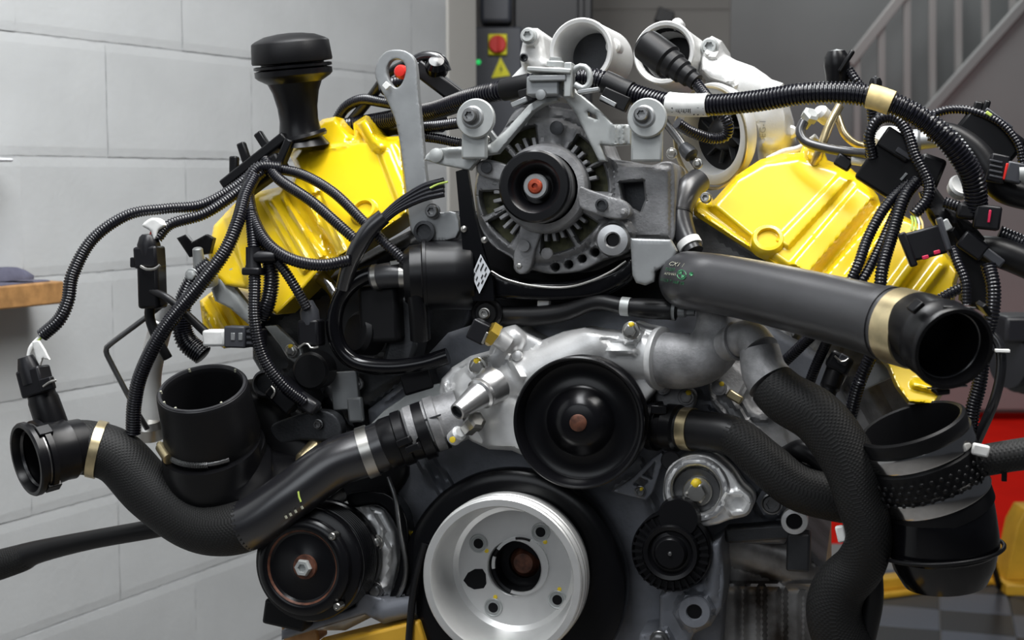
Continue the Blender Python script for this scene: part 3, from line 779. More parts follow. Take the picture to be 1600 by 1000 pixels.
# ---- water pump housing, bright casting
pump = relief('water_pump', [(686, 612), (690, 592), (706, 574), (735, 556), (764, 548), (772, 528), (786, 512), (806, 506), (822, 520), (846, 532), (880, 518), (912, 512), (940, 517), (972, 520), (976, 508), (990, 503), (1006, 510), (1028, 514), (1032, 560), (1030, 604), (1000, 640), (940, 720), (850, 726), (800, 704), (764, 702), (738, 690), (712, 672), (694, 645)],
              70, 110, 'alu', ENG, rnd=9, step=5, label='bright cast aluminium water pump housing', feats=[
    ('cyl', 740, 625, 925, 540, 34, .75), ('cyl', 930, 545, 1020, 560, 34, .55), ('dome', 752, 610, 46, .55), ('disc', 748, 573, 19, 10, 5), ('disc', 985, 518, 18, 12, 5), ('cyl', 780, 640, 800, 700, 40, .7),
    ('cyl', 770, 560, 800, 530, 22, .9), ('line', 695, 600, 706, 650, 6, 8), ('line', 940, 530, 992, 540, 4, -6), ('line', 955, 548, 990, 550, 8, 8), ('line', 795, 560, 815, 590, 6, 10), ('line', 720, 570, 760, 555, 5, 6)])
bolt(748, 573, 46, 15, pump, 'steel', 'hex', h=12, mark=95)
bolt(986, 516, 44, 14, pump, 'steel', 'hex', h=12, mark=80)
lathe('casting_stud', 808, 556, 52, [(8, -6), (8, 2), (6, 3), (0, 3)], 'alu', pump, seg=16)
nz = pe(764, 606, 26); nzt = pe(708, 648, -46)
lathe3('outlet_nozzle', nz, (nzt - nz).normalized(), [(30, -14), (27, 6), (24, 14), (25, 16), (25, 22), (21, 25), (19, 40), (13, 78), (10.5, 79), (9.5, 70), (0, 60)], 'alu_machined', pump, seg=36)
lathe3('nozzle_shade', nz, (nzt - nz).normalized(), [(10.2, 77.5), (9.2, 72), (0, 72)], 'cast_dark', pump, seg=24)  # dark disc paints the shade inside the nozzle
lathe3('drain_plug', pe(738, 663, 18), dirv(.55, .45, .5), [(13, -16), (13, 2), (16, 4), (16, 16), (10, 18), (0, 18)], 'steel', pump, seg=6, smooth=20)
lathe3('drain_plug', pe(714, 680, 24), dirv(.55, .45, .5), [(12, -12), (12, 8), (8, 12), (0, 12)], 'alu', pump, seg=18)
lathe('paint_mark', 707, 687, -2, [(5, -2), (5, 1), (0, 2)], 'paint_yellow', pump, seg=9)
# lower left inlet neck of the pump
n0 = pe(708, 652, 66); n1 = pe(640, 676, 46)
axn = (n1 - n0).normalized()
neck = lathe3('inlet_neck', n0, axn, [(40, -14), (41, 20), (44, 22), (44, 36), (41, 38), (41, 70), (38, 74)], 'cast', pump, seg=40)
box('neck_seam', 668, 655, 16, 46, 3, 4, 'cast_dark', pump, roll=20, bev=.5)
# right flange and elbow
lathe3('outlet_flange', pe(1030, 560, 52), (pe(1040, 561, 40) - pe(1000, 558, 52)).normalized(), [(36, -6), (48, -5), (50, 0), (50, 5), (46, 7), (36, 8)], 'alu', pump, seg=40)
elb = tube('outlet_elbow', [(1028, 560, 54, 42), (1060, 564, 44, 44), (1098, 558, 40, 42), (1122, 530, 46, 40), (1128, 490, 60, 40), (1120, 450, 90, 40)], 40, 'cast', pump, seg=28)
tube('branch_pipe', [(1118, 545, 34, 26), (1148, 533, 14, 27), (1172, 528, -4, 28), (1188, 548, -22, 30)], 28, 'cast', pump, seg=24)
lathe3('branch_collar', pe(1150, 533, 12), (pe(1172, 528, -4) - pe(1148, 533, 14)).normalized(), [(27, -3), (31, -2), (31, 3), (27, 4)], 'cast', pump, seg=32)
# coolant sensor with brass nut
sx = dirv(-.75, .55, .35)
sen = lathe3('coolant_sensor', pe(770, 522, 30), sx, [(14, -30), (15, -8), (19, -4)], 'alu', pump, seg=24)
lathe3('brass_nut', pe(774, 526, 30), sx, [(12, -2), (20, 0), (20, 14), (15, 16), (0, 16)], 'brass', pump, seg=6, smooth=20)
box('sensor_plug', 750, 518, 22, 30, 34, 26, 'connector', pump, roll=-25, bev=3)
box('plug_latch', 758, 528, 4, 4, 20, 6, 'steel', pump, roll=-25, bev=1)

# ---- alternator
alt_out = closed_cr([(745, 330), (742, 290), (756, 240), (785, 205), (806, 172), (840, 164), (880, 168), (912, 178), (935, 215), (950, 245), (985, 252), (1018, 258), (1040, 252), (1054, 262), (1055, 330), (1050, 378), (1010, 385), (985, 392), (965, 400), (940, 408), (905, 424), (860, 428), (832, 422), (826, 426), (812, 428), (803, 420), (800, 404), (770, 385), (752, 358)], 4)
def sector(cx, cy, r0, r1, a0, a1, n=8):
    return [(cx + r0 * math.cos(math.radians(a0 + (a1 - a0) * k / n)), cy + r0 * math.sin(math.radians(a0 + (a1 - a0) * k / n))) for k in range(n + 1)] + \
           [(cx + r1 * math.cos(math.radians(a1 + (a0 - a1) * k / n)), cy + r1 * math.sin(math.radians(a1 + (a0 - a1) * k / n))) for k in range(n + 1)]
ACX, ACY = 850, 296
wins = [sector(ACX, ACY, 64, 100, a, b) for a, b in ((-128, -98), (-58, -28), (-24, 2), (32, 56), (62, 92), (122, 150), (156, 178), (-158, -134))]
rims = [circle(x, y, 7, 10) for x, y in ((868, 417), (889, 413), (910, 404), (930, 394))]
alt = relief('alternator', alt_out, 70, 150, 'cast', ENG, rnd=4, step=4.5, holes=wins + rims + [[(968, 285), (1005, 282), (1008, 312), (1000, 332), (975, 318)]], label='grey cast alternator with open cooling windows and black pulley', feats=[
    ('disc', ACX, ACY, 108, 8, 5), ('disc', ACX, ACY, 72, 8, 5), ('line', 860, 300, 972, 328, 22, 12), ('line', 868, 190, 862, 240, 22, 5), ('line', 820, 196, 840, 240, 5, 6), ('line', 905, 205, 890, 240, 5, 6),
    ('disc', 958, 374, 34, 16, 8), ('poly', [(962, 256), (1046, 262), (1046, 372), (980, 366), (962, 336)], 8, 5), ('ring', ACX, ACY, 112, 116, -4), ('line', 768, 330, 790, 372, 4, 6), ('line', 757, 300, 760, 330, 4, 6), ('line', 900, 345, 925, 390, 4, 7), ('line', 925, 390, 950, 372, 4, 7)])
relief('rear_plate', [(955, 265), (1035, 265), (1035, 345), (955, 345)], 112, 20, 'cast_dark', alt, rnd=3, step=12)
lathe('hub_collar', ACX - 2, ACY - 2, 34, [(56, 0), (66, -2), (70, -8), (71, -30)], 'cast', alt, seg=56)
lathe('stator_core', ACX, ACY, 92, [(0, 0), (108, 0), (112, -8), (112, -60), (0, -60)], 'olive', alt, seg=48)
for k in range(36):
    a = math.radians(k * 10 + 3)
    if random.random() < .12: continue
    p0 = pe(ACX, ACY, 60) + (R * math.cos(a) + U * math.sin(a)) * 62 * U0; p1 = p0 + (R * math.cos(a) + U * math.sin(a)) * (20 + 8 * random.random()) * U0
    t_ = (R * -math.sin(a) + U * math.cos(a)) * 2.9 * U0
    V = [p + s * t_ + E * d * U0 for p in (p0, p1) for s in (-1, 1) for d in (0, 26)]
    obj('fin', V, [(0, 1, 3, 2), (4, 6, 7, 5), (0, 4, 5, 1), (2, 3, 7, 6), (0, 2, 6, 4), (1, 5, 7, 3)], 'cast', alt, bevel=1.0 * U0)
ap = lathe('alternator_pulley', 834, 291, -8, [(26, -34), (26, -22), (30, -16), (38, -4), (42, 0), (54, 0), (57, -3), (57, -10), (54, -13), (54, -18), (56, -20), (54, -23), (57, -26), (54, -29), (57, -32), (54, -35), (57, -38), (54, -41), (57, -44), (54, -47), (60, -50), (61, -54), (60, -60), (52, -62), (30, -62)], 'black_paint', alt, seg=72)
lathe('pulley_band', 834, 291, -8, [(55, -18), (57.5, -19), (57.5, -46), (55, -47)], 'steel_dark', alt, seg=72)
lathe('pulley_nut', 836, 291, 0, [(19, -30), (20, -10), (20, -4), (18, -1), (12, -1), (11, -4), (0, -4)], 'zinc_flat', alt, seg=24)
lathe('shaft_end', 836, 291, 0, [(12, -6), (12, 0), (10, 2), (5, 2.5), (4, -3), (0, -3)], 'copper', alt, seg=20)
relief('mount_arm', closed_cr([(905, 292), (920, 296), (950, 306), (972, 312), (984, 322), (986, 334), (976, 342), (956, 342), (930, 334), (904, 322)], 3), 34, 16, 'cast', alt, rnd=3, step=5, feats=[('half', 952, 345, 960, 300, 4, 3)])
bolt(974, 331, 24, 6, alt, 'cast', 'hex', h=5)
lathe('arm_boss', 940, 320, 30, [(10, -3), (10, 2), (7, 2.5), (6.5, -2), (0, -2)], 'cast_dark', alt, seg=20)
bolt(812, 416, 54, 7, alt, 'steel', 'hex', h=5)
relief('leg_plate', closed_cr([(803, 398), (804, 420), (812, 428), (822, 426), (830, 416), (836, 392), (848, 348), (818, 344), (808, 380)], 3), 50, 14, 'cast', alt, rnd=3, step=5, feats=[('half', 790, 396, 850, 402, 0, 3)])
lathe('leg_boss', 819, 384, 44, [(9, -3), (9, 2), (0, 2)], 'cast', alt, seg=20)
relief('shoulder_lug', closed_cr([(744, 262), (750, 252), (768, 250), (800, 262), (806, 282), (790, 284), (752, 274)], 3), 46, 14, 'cast', alt, rnd=3, step=5)
lathe('lug_boss', 760, 262, 40, [(9, -3), (9, 2), (7, 2.5), (0, 1)], 'cast_dark', alt, seg=20)
lathe('front_boss', 870, 200, 44, [(11, -3), (11, 2), (8, 3), (0, 3)], 'cast_dark', alt, seg=24)
lathe('front_boss', 855, 396, 52, [(9, -3), (9, 4), (7, 5), (0, 5)], 'cast', alt, seg=24)
bsh = lathe('bushing', 957, 375, 40, [(27, -30), (27, -6), (24, 0), (13, 1), (10.5, -2), (10, -20), (0, -20)], 'alu_machined', alt, seg=40)
lathe('bore_shade', 957, 375, 40, [(10.4, -4), (9, -7), (0, -7)], 'black_plastic', alt, seg=24)  # black disc, the shade inside the bushing hole put in as colour
rb = relief('bracket_plate', [(985, 372), (1048, 374), (1058, 392), (1050, 410), (1024, 424), (1022, 440), (1008, 446), (994, 442), (988, 430)], 18, 10, 'zinc_flat', alt, rnd=4, step=6, label='flat grey bracket plate')

# ---- alternator carrier bracket, sheet metal
br = relief('carrier_bracket', [(663, 250), (666, 242), (676, 234), (700, 230), (742, 228), (766, 224), (790, 204), (826, 164), (846, 152), (872, 150), (872, 158), (850, 164), (834, 174), (800, 214), (778, 240), (754, 243), (744, 254), (734, 266), (722, 264), (690, 258)],
            34, 14, 'zinc', ENG, rnd=3, step=5, label='pale grey sheet metal bracket over the alternator', feats=[('line', 700, 236, 760, 232, 8, 5), ('half', 768, 228, 840, 160, 3, 6)])
br2 = relief('bracket_arm', [(872, 140), (892, 138), (910, 150), (936, 172), (958, 194), (986, 194), (986, 226), (956, 228), (938, 226), (948, 252), (936, 252), (918, 216), (900, 178), (886, 160)], 34, 12, 'zinc', br, rnd=3, step=5,
             holes=[[(918, 174), (930, 180), (932, 186), (920, 182)]], feats=[('line', 960, 196, 962, 226, 6, 6), ('line', 974, 196, 974, 226, 5, 5)])
for (wx, wy, bx, by, tx0, ty0) in ((743, 185, 735, 181, 742, 222), (1011, 184, 1003, 179, 1011, 226)):
    box('bracket_tab', tx0, ty0, 22, 50 if wx > 900 else 42, 54, 10, 'zinc', br, bev=4)
    wv = lathe('washer', wx, wy, 8, [(0, 2), (29, 2), (31, 0), (31, -6), (29, -8), (0, -8)], 'zinc', br, seg=48)
    lathe('bolt_flange', wx - 5, wy - 2, 4, [(18, -5), (18, -1), (15, 1), (0, 1)], 'zinc_flat', br, seg=32)
    bolt(bx, by, -2, 13, br, 'steel_dark', 'torx', h=10)
lathe('screw', 681, 243, 30, [(12, -2), (11, 1), (6, 3), (0, 3.5)], 'zinc', br, seg=24)
box('bracket_rib', 770, 214, 40, 12, 40, 10, 'zinc_flat', br, roll=38, bev=3)
bolt(760, 218, 36, 6, br, 'steel', 'hex')
# centre clamp on the bracket
ck = box('cable_clamp', 852, 136, 26, 52, 30, 40, 'zinc_flat', br, bev=3)
box('clamp_top', 862, 112, 16, 70, 8, 46, 'zinc', br, roll=-4, bev=2)
box('clamp_cheek', 890, 126, 14, 12, 54, 30, 'zinc', br, bev=2)
box('clamp_lip', 856, 122, 0, 60, 10, 8, 'zinc_flat', br, bev=2)
lathe3('clamp_screw', pe(868, 100, 20), dirv(.05, 1, .1), [(14, -4), (14, 3), (10, 5), (10, 10), (0, 11)], 'zinc', br, seg=20)
rgp = [(896, 112, 14), (904, 104, 12), (916, 106, 12), (922, 118, 12), (920, 132, 12), (910, 138, 12), (898, 132, 12)]
tube('clamp_loop', rgp, 5, 'zinc', br, seg=10)
box('clamp_ring_lip', 920, 142, 12, 34, 6, 14, 'zinc_flat', br, roll=8, bev=1)
lathe('clamp_rivet', 845, 148, 2, [(9, -3), (8, 2), (0, 4)], 'zinc_flat', br, seg=18)

# ---- turbocharger outlets in the valley
PIP = dirv(.12, .10, .98)
def pipe_mouth(name, cx, cy, e, r, depth, axis, parent, m='alu_white'):
    return lathe3(name, pe(cx, cy, e), axis, [(r * .97, -depth), (r * .98, -20), (r * 1.0, -8), (r * 1.0, -2), (r * .96, 0), (r * .86, -1), (r * .80, -6), (r * .76, -30), (r * .74, -depth)], m, parent, seg=64)
tl = relief('turbo_outlet', [(779, 150), (792, 128), (815, 104), (812, 88), (818, 60), (826, 44), (840, 44), (850, 56), (854, 90), (862, 100), (880, 130), (900, 150)], 330, 120, 'alu_white', ENG, rnd=9, step=5, label='pale cast turbo outlet with an open pipe mouth',
            feats=[('disc', 828, 58, 16, 16, 6), ('line', 815, 95, 860, 100, 14, 10), ('cyl', 832, 70, 842, 120, 16, .6)])
pipe_mouth('pipe_mouth', 907, 80, 250, 52, 130, dirv(-.10, -.02, 1), tl)
lathe3('pipe_shade', pe(907, 80, 250) + E * 95 * U0, dirv(-.10, -.02, 1), [(0, 0), (42, 0), (42, -6), (0, -6)], 'cast_dark', tl, seg=40)  # dark disc stands in for the shade deep in the pipe
lathe('mouth_lug', 958, 72, 275, [(12, -30), (12, 0), (8, 4), (0, 4)], 'alu_white', tl, seg=20)
bolt(826, 56, 302, 13, tl, 'zinc', 'torx', h=10)
lathe('cast_hole', 819, 90, 314, [(7, 2), (5, 3), (4, -6), (0, -6)], 'cast_dark', tl, seg=16)
trb = relief('turbocharger', [(1088, 112), (1090, 92), (1098, 66), (1112, 56), (1128, 64), (1132, 84), (1150, 94), (1178, 104), (1196, 116), (1206, 124), (1224, 130), (1226, 150), (1234, 178), (1236, 200), (1238, 212), (1230, 226), (1222, 245), (1200, 268), (1186, 262), (1182, 220), (1166, 170), (1136, 138), (1106, 128)],
             304, 150, 'alu_white', ENG, rnd=12, step=6, label='pale cast turbocharger compressor housing', feats=[('dome', 1196, 175, 60, .6), ('cyl', 1085, 110, 1185, 140, 40, .9), ('disc', 1113, 74, 16, 12, 6), ('disc', 1140, 134, 11, 7, 3), ('line', 1134, 138, 1147, 130, 3, -5), ('disc', 1215, 142, 18, 10, 6),
                                                                      ('poly', [(1184, 226), (1196, 218), (1212, 224), (1206, 256), (1176, 262)], 6, 4)])
pipe_mouth('pipe_mouth', 1037, 82, 250, 50, 110, dirv(-.16, .05, 1), trb)
lathe3('pipe_shade', pe(1037, 82, 250) + E * 80 * U0, dirv(-.16, .05, 1), [(0, 0), (40, 0), (40, -6), (0, -6)], 'black_satin', trb, seg=40)  # black disc closes the pipe, its inner shade given by colour
lathe3('mouth_shade', pe(1037, 82, 250), dirv(-.16, .05, 1), [(40.5, -5), (38.5, -14), (37.5, -78)], 'black_satin', trb, seg=40)  # black liner, shade of the pipe mouth put into the colour
lathe('mouth_lug', 1058, 38, 262, [(10, -26), (10, 0), (6, 4), (0, 4)], 'alu_white', trb, seg=20)
bolt(1109, 73, 288, 14, trb, 'zinc', 'torx', h=10)
vax = dirv(-.62, -.12, .76)
lathe3('compressor_inlet', pe(1112, 210, 262), vax, [(62, -34), (75, -22), (80, -6), (78, 2), (71, 4), (63, 2), (59, -6), (56, -40), (42, -50), (0, -50)], 'alu_white', trb, seg=64)
lathe3('inlet_shade', pe(1112, 210, 262) - vax * 30 * U0, vax, [(58.6, 18), (57, 2), (30, -4), (22, 14), (12, 22), (0, 24)], 'black_satin', trb, seg=40)  # black liner with hub nose, gives the inlet its shade by colour
for k in range(10):
    a = k * math.pi / 5; x_ = vax.cross(U).normalized(); y_ = x_.cross(vax)
    c = pe(1112, 210, 262) - vax * 22 * U0; p0 = c + (x_ * math.cos(a) + y_ * math.sin(a)) * 16 * U0; p1 = c + (x_ * math.cos(a + .5) + y_ * math.sin(a + .5)) * 50 * U0
    V = [p0, p1, p1 - vax * 16 * U0, p0 - vax * 16 * U0]; tn = (x_ * -math.sin(a) + y_ * math.cos(a)) * 1.5 * U0
    obj('compressor_blade', [v + tn for v in V] + [v - tn for v in V], [(0, 1, 2, 3), (7, 6, 5, 4), (0, 4, 5, 1), (1, 5, 6, 2), (2, 6, 7, 3), (3, 7, 4, 0)], 'cast_dark', trb)
lathe3('inlet_band', pe(1112, 216, 266), vax, [(79, 0), (81, 6), (78, 7), (76, 1)], 'tin', trb, seg=64)
text_mesh('embossed_lettering', 'EG-1', 14, lambda x, y: pe(1192 - y, 201 - x, HFN[trb.name](1192 - y, 201 - x) - 1.2), 'zinc_flat', trb)
lathe('cast_lug', 1236, 206, 318, [(10, -8), (10, 4), (6, 8), (0, 8)], 'alu_white', trb, seg=18)

# ---- belt tensioner, idler and bosses
tn = relief('belt_tensioner', closed_cr([(1036, 765), (1045, 730), (1075, 712), (1110, 712), (1140, 735), (1158, 760), (1174, 775), (1176, 792), (1166, 806), (1140, 812), (1118, 820), (1090, 822), (1055, 812), (1040, 790)], 4), 50, 70, 'alu', ENG, rnd=6, step=5,
            label='cast aluminium belt tensioner with hex bolt', feats=[('ring', 1088, 765, 40, 50, 8), ('disc', 1088, 765, 38, -22, 5), ('ring', 1152, 786, 0, 22, 6), ('disc', 1152, 786, 12, -8, 4)])
lathe('tensioner_ring', 1088, 765, 44, [(38, -14), (38, -2), (41, 2), (49, 2), (52, -2), (52, -12)], 'alu_machined', tn, seg=48)
lathe('bolt_seat', 1088, 768, 62, [(0, 0), (36, 0), (36, -5), (0, -5)], 'steel_dark', tn, seg=40)
bolt(1090, 768, 58, 23, tn, 'steel', 'hex', h=20, mark=95)
lathe('rubber_seal', 1048, 720, 60, [(0, 2), (14, 2), (16, -2)], 'black_satin', tn, seg=16)
idl = lathe('idler_pulley', 1047, 865, 20, [(0, 2), (22, 2), (24, 0), (27, -6), (32, -8), (36, -2), (42, 0), (44, -4), (46, -14), (58, -14), (61, -10), (63, -14), (63, -50), (58, -54), (0, -54)], 'black_plastic', ENG, seg=64, label='ribbed black idler pulley')
lathe('centre_pip', 1047, 865, 18, [(4, -2), (3, 3), (0, 4)], 'steel_dark', idl, seg=10)
for k in range(30):
    a = 2 * math.pi * k / 30; c = pe(1047, 865, 28) ; rd = R * math.cos(a) + U * math.sin(a); t_ = (R * -math.sin(a) + U * math.cos(a)) * 1.8 * U0
    V = [c + rd * r * U0 + s * t_ + E * d * U0 for r in (44, 60) for s in (-1, 1) for d in (0, 10)]
    obj('rib', V, [(0, 1, 3, 2), (4, 6, 7, 5), (0, 4, 5, 1), (2, 3, 7, 6), (0, 2, 6, 4), (1, 5, 7, 3)], 'black_plastic', idl)
lathe('idler_cover', 1060, 810, 26, [(30, -30), (34, -12), (30, 0), (0, 0)], 'black_plastic', idl, seg=32)
brk = relief('accessory_bracket', [(1030, 930), (1060, 912), (1095, 908), (1106, 880), (1110, 850), (1128, 838), (1132, 910), (1128, 950), (1110, 978), (1085, 990), (1060, 1040), (990, 1040), (1000, 990), (1030, 985)], 60, 110, 'cast_blue', ENG, rnd=7, step=6,
             feats=[('disc', 1085, 955, 30, 12, 5), ('cyl', 1112, 930, 1118, 850, 10, .8), ('disc', 1030, 1000, 20, 12, 5)])
lathe('bracket_eye', 1085, 956, 44, [(26, -16), (26, 0), (24, 3), (13, 3), (11.5, 0), (11, -20), (0, -20)], 'cast_blue', brk, seg=40)
lathe('bore_shade', 1085, 956, 44, [(12.4, 1.5), (11.5, -1.5), (0, -1.5)], 'black_plastic', brk, seg=24)  # black disc set in the eye to colour its hole as shaded
bolt(1030, 1000, 44, 15, brk, 'steel_dark', 'hex')
eye = lathe('bracket_eye', 1241, 815, 90, [(20, -40), (21, -4), (20, 0), (13, 1), (12, -2), (11.5, -24), (0, -24)], 'alu', blk, seg=40)
lathe('bore_shade', 1241, 815, 90, [(12, -1), (11.6, -6), (0, -6)], 'black_plastic', blk, seg=24)  # shade of this eye's hole, given by a black disc
box('eye_web', 1190, 830, 130, 110, 24, 40, 'cast_dark', blk, roll=8, bev=4)
box('eye_post', 1248, 860, 128, 36, 60, 40, 'cast_dark', blk, bev=4)
bolt(1206, 787, 126, 17, blk, 'steel_dark', 'torx', h=8)
# small strut by the pump pulley
stt = relief('pump_brace', [(955, 768), (990, 745), (1018, 716), (1034, 706), (1038, 714), (1020, 770), (1010, 782), (985, 776)], 92, 14, 'cast_blue', ENG, rnd=3, step=5, holes=[[(1004, 742), (1024, 722), (1018, 748)], [(990, 756), (1000, 746), (1012, 752), (1002, 762)]])
bolt(1000, 768, 88, 9, stt, 'steel_dark', 'torx', mark=60)
# yellow-marked cover screws
for (x, y, e, r, mk) in ((1036, 606, 88, 11, 120), (1072, 620, 100, 13, 60), (1126, 597, 120, 12, 60), (1286, 556, 196, 13, 90), (1291, 586, 196, 11, 90), (1222, 526, 186, 16, None), (672, 848, 120, 12, 120), (652, 838, 110, 11, 120), (636, 940, 110, 13, 100), (558, 600, 150, 10, None), (495, 640, 150, 9, None)):
    bolt(x, y, e, r, ENG, 'cast', 'hex', mark=mk)
fl = relief('pump_flange', closed_cr([(1024, 615), (1036, 596), (1070, 604), (1086, 618), (1080, 640), (1050, 640), (1030, 634)], 4), 100, 30, 'cast', ENG, rnd=4, step=5)

# ---- left lower: A/C compressor
ACX_ = dirv(-.03, .02, 1)
ac = lathe('compressor_pulley', 478, 884, -6, [(0, 16), (14, 16), (18, 14), (22, 12), (52, 10), (55, 12), (60, 16), (64, 17), (72, 15), (76, 11), (77, 4), (76, -2), (84, -4), (88, -6), (90, -10), (90, -20), (88, -24), (84, -25)] +
           [z for k in range(7) for z in ((90, -27 - k * 7), (90, -30 - k * 7), (85, -32 - k * 7))] + [(91, -80), (92, -90), (84, -92), (0, -92)], 'black_paint', ENG, seg=96, axis=ACX_, label='black grooved compressor pulley with a bright centre nut')
lathe('clutch_ring', 478, 884, -6, [(55.5, 12.6), (56.5, 13.8), (58, 15.2), (58.5, 15.4)], 'rust', ac, seg=64, axis=ACX_)
lathe('hub_washer', 476, 886, -22, [(20, -4), (19, 1), (12, 2), (0, 2)], 'rust', ac, seg=32, axis=ACX_)
lathe('centre_nut', 474, 887, -26, [(14, -6), (14, 3), (12, 7), (7.5, 7), (6, 2), (0, 2)], 'zinc', ac, seg=6, axis=ACX_, smooth=20)
for (x, y) in ((519, 838), (527, 948)):
    lathe('rivet', x, y, -26, [(6, -16), (6, 2), (5, 3.5), (2.5, 3.5), (2, 2.5), (0, 2.5)], 'steel', ac, seg=18, axis=ACX_)
acb = relief('compressor_body', [(520, 790), (560, 780), (600, 796), (618, 830), (622, 880), (612, 930), (590, 960), (540, 985), (450, 985), (430, 940), (440, 860), (480, 810)], 100, 240, 'alu', ENG, rnd=10, step=7,
             feats=[('disc', 588, 848, 16, 10), ('disc', 590, 925, 14, 10), ('line', 560, 790, 590, 830, 8, 10), ('line', 605, 860, 600, 915, 12, 12), ('line', 580, 800, 600, 830, 4, 8)])
bolt(586, 848, 84, 13, acb, 'steel', 'hex'); bolt(587, 922, 84, 13, acb, 'steel_dark', 'hex'); 
box('clutch_plug', 455, 955, 60, 70, 40, 60, 'black_satin', acb, roll=-8, bev=5)
shd = relief('compressor_shroud', closed_cr([(545, 770), (600, 768), (632, 800), (640, 850), (636, 900), (620, 940), (608, 936), (622, 890), (624, 845), (612, 810), (590, 790), (550, 792)], 4), 84, 30, 'black_paint', ENG, rnd=4, step=5)
tube('steel_pipe', [(606, 745, 70), (618, 780, 66), (625, 830, 62), (634, 880, 62), (632, 910, 66), (620, 938, 80)], 4, 'steel_dark', ENG, seg=10)
lbk = relief('compressor_bracket', [(560, 925), (600, 935), (650, 930), (652, 962), (600, 975), (570, 960), (440, 1000), (440, 985), (555, 948)], 70, 60, 'cast_blue', ENG, rnd=5, step=6, feats=[('cyl', 600, 955, 650, 945, 16, .8)])
tube('belt', [(664, 850, 60, 6), (653, 890, 56, 6), (644, 940, 54, 6), (638, 1010, 52, 6)], 6, 'rubber', ENG, seg=8)

# ---- bracket and small castings in the dark middle area
box('sensor_plate', 540, 610, 140, 44, 60, 10, 'zinc_flat', ENG, roll=6, bev=2)
box('sensor_plate_tab', 556, 640, 138, 26, 40, 10, 'zinc_flat', ENG, roll=6, bev=4)
tri_p = relief('heat_plate', [(574, 668), (600, 642), (648, 608), (688, 598), (692, 624), (652, 644), (620, 664)], 92, 8, 'zinc', ENG, rnd=2, step=6)
bk = relief('injector_bracket', [(414, 510), (432, 508), (455, 530), (470, 546), (474, 560), (462, 568), (450, 560), (438, 540)], 118, 8, 'zinc', ENG, rnd=2, step=5); bolt(456, 548, 112, 11, bk, 'steel', 'hex', mark=90)
bk2 = relief('strap_bracket', [(330, 452), (352, 422), (364, 418), (368, 450), (392, 480), (406, 505), (392, 510), (360, 482), (336, 470)], 96, 10, 'zinc', ENG, rnd=3, step=5, feats=[('half', 350, 440, 400, 500, 5, 8)])
stud = lathe3('stud_mount', pe(313, 428, 70), dirv(0, 1, .25), [(26, -18), (27, -4), (20, 4), (10, 10), (8, 40), (6, 42), (0, 42)], 'zinc', ENG, seg=28)
bolt(300, 430, 44, 11, stud, 'zinc', 'hex')
exh = tube('exhaust_pipe', [(266, 470, 130), (246, 530, 140), (234, 590, 150), (238, 660, 150)], 18, 'alu_white', ENG, seg=20, label='pale metal pipe behind the conduits')
lathe3('pipe_collar', pe(250, 505, 134), (pe(240, 540, 140) - pe(262, 470, 130)).normalized(), [(18, -8), (22, -6), (22, 6), (18, 8)], 'alu_white', ENG, seg=24)
lathe3('pipe_foot', pe(232, 655, 140), dirv(.1, 1, .3), [(24, -30), (26, -10), (20, 0), (8, 4), (0, 4)], 'steel', ENG, seg=24)
tube('bent_rod', [(262, 470, 60), (220, 502, 50), (172, 538, 40), (166, 548, 40), (170, 560, 42), (210, 636, 60), (230, 670, 80)], 4.5, 'steel_dark', ENG, seg=10, label='thin bent metal rod sticking out at the side')
# tinned fuel and vacuum pipes by the right cover
fp = tube('fuel_pipe', [(1312, 165, 210, 7), (1296, 195, 200, 7), (1282, 232, 196, 7), (1270, 260, 210, 7)], 7, 'tin', ENG, seg=12)
tube('fuel_pipe', [(1308, 180, 230, 6), (1320, 210, 220, 6), (1340, 226, 222, 6), (1360, 228, 230, 6)], 6, 'tin', ENG, seg=12)
tube('fuel_pipe', [(1276, 214, 240, 6), (1250, 232, 250, 6), (1225, 238, 262, 6), (1200, 250, 270, 6)], 6, 'alu_white', ENG, seg=12)
lathe3('pipe_union', pe(1262, 186, 210), dirv(.5, .6, .6), [(10, -14), (10, 0), (14, 2), (14, 12), (9, 15), (0, 15)], 'zinc', ENG, seg=6, smooth=20)
lathe3('pipe_union', pe(1284, 178, 220), dirv(-.6, .5, .6), [(12, -14), (13, 4), (9, 10), (0, 10)], 'alu_white', ENG, seg=18)
lathe3('rail_fitting', pe(1404, 222, 200), dirv(1, .05, .1), [(14, -30), (14, 0), (18, 4), (18, 30), (14, 34), (12, 60), (0, 60)], 'zinc_flat', ENG, seg=20)
lathe3('rail_dome', pe(1392, 214, 205), dirv(.1, .9, .4), [(26, -20), (26, 0), (18, 12), (0, 16)], 'alu_white', ENG, seg=28)
tube('support_rod', [(1036, 186, 200, 7), (1058, 214, 196, 7), (1076, 240, 190, 7), (1092, 262, 186, 7)], 7, 'steel_dark', ENG, seg=12)
lathe3('rod_joint', pe(1076, 238, 180), dirv(.6, -.6, .4), [(10, -14), (12, -2), (12, 8), (7, 12), (0, 12)], 'cast_dark', ENG, seg=14)
bolt(1050, 240, 170, 9, ENG, 'steel', 'hex'); bolt(1090, 256, 176, 8, ENG, 'steel', 'hex')
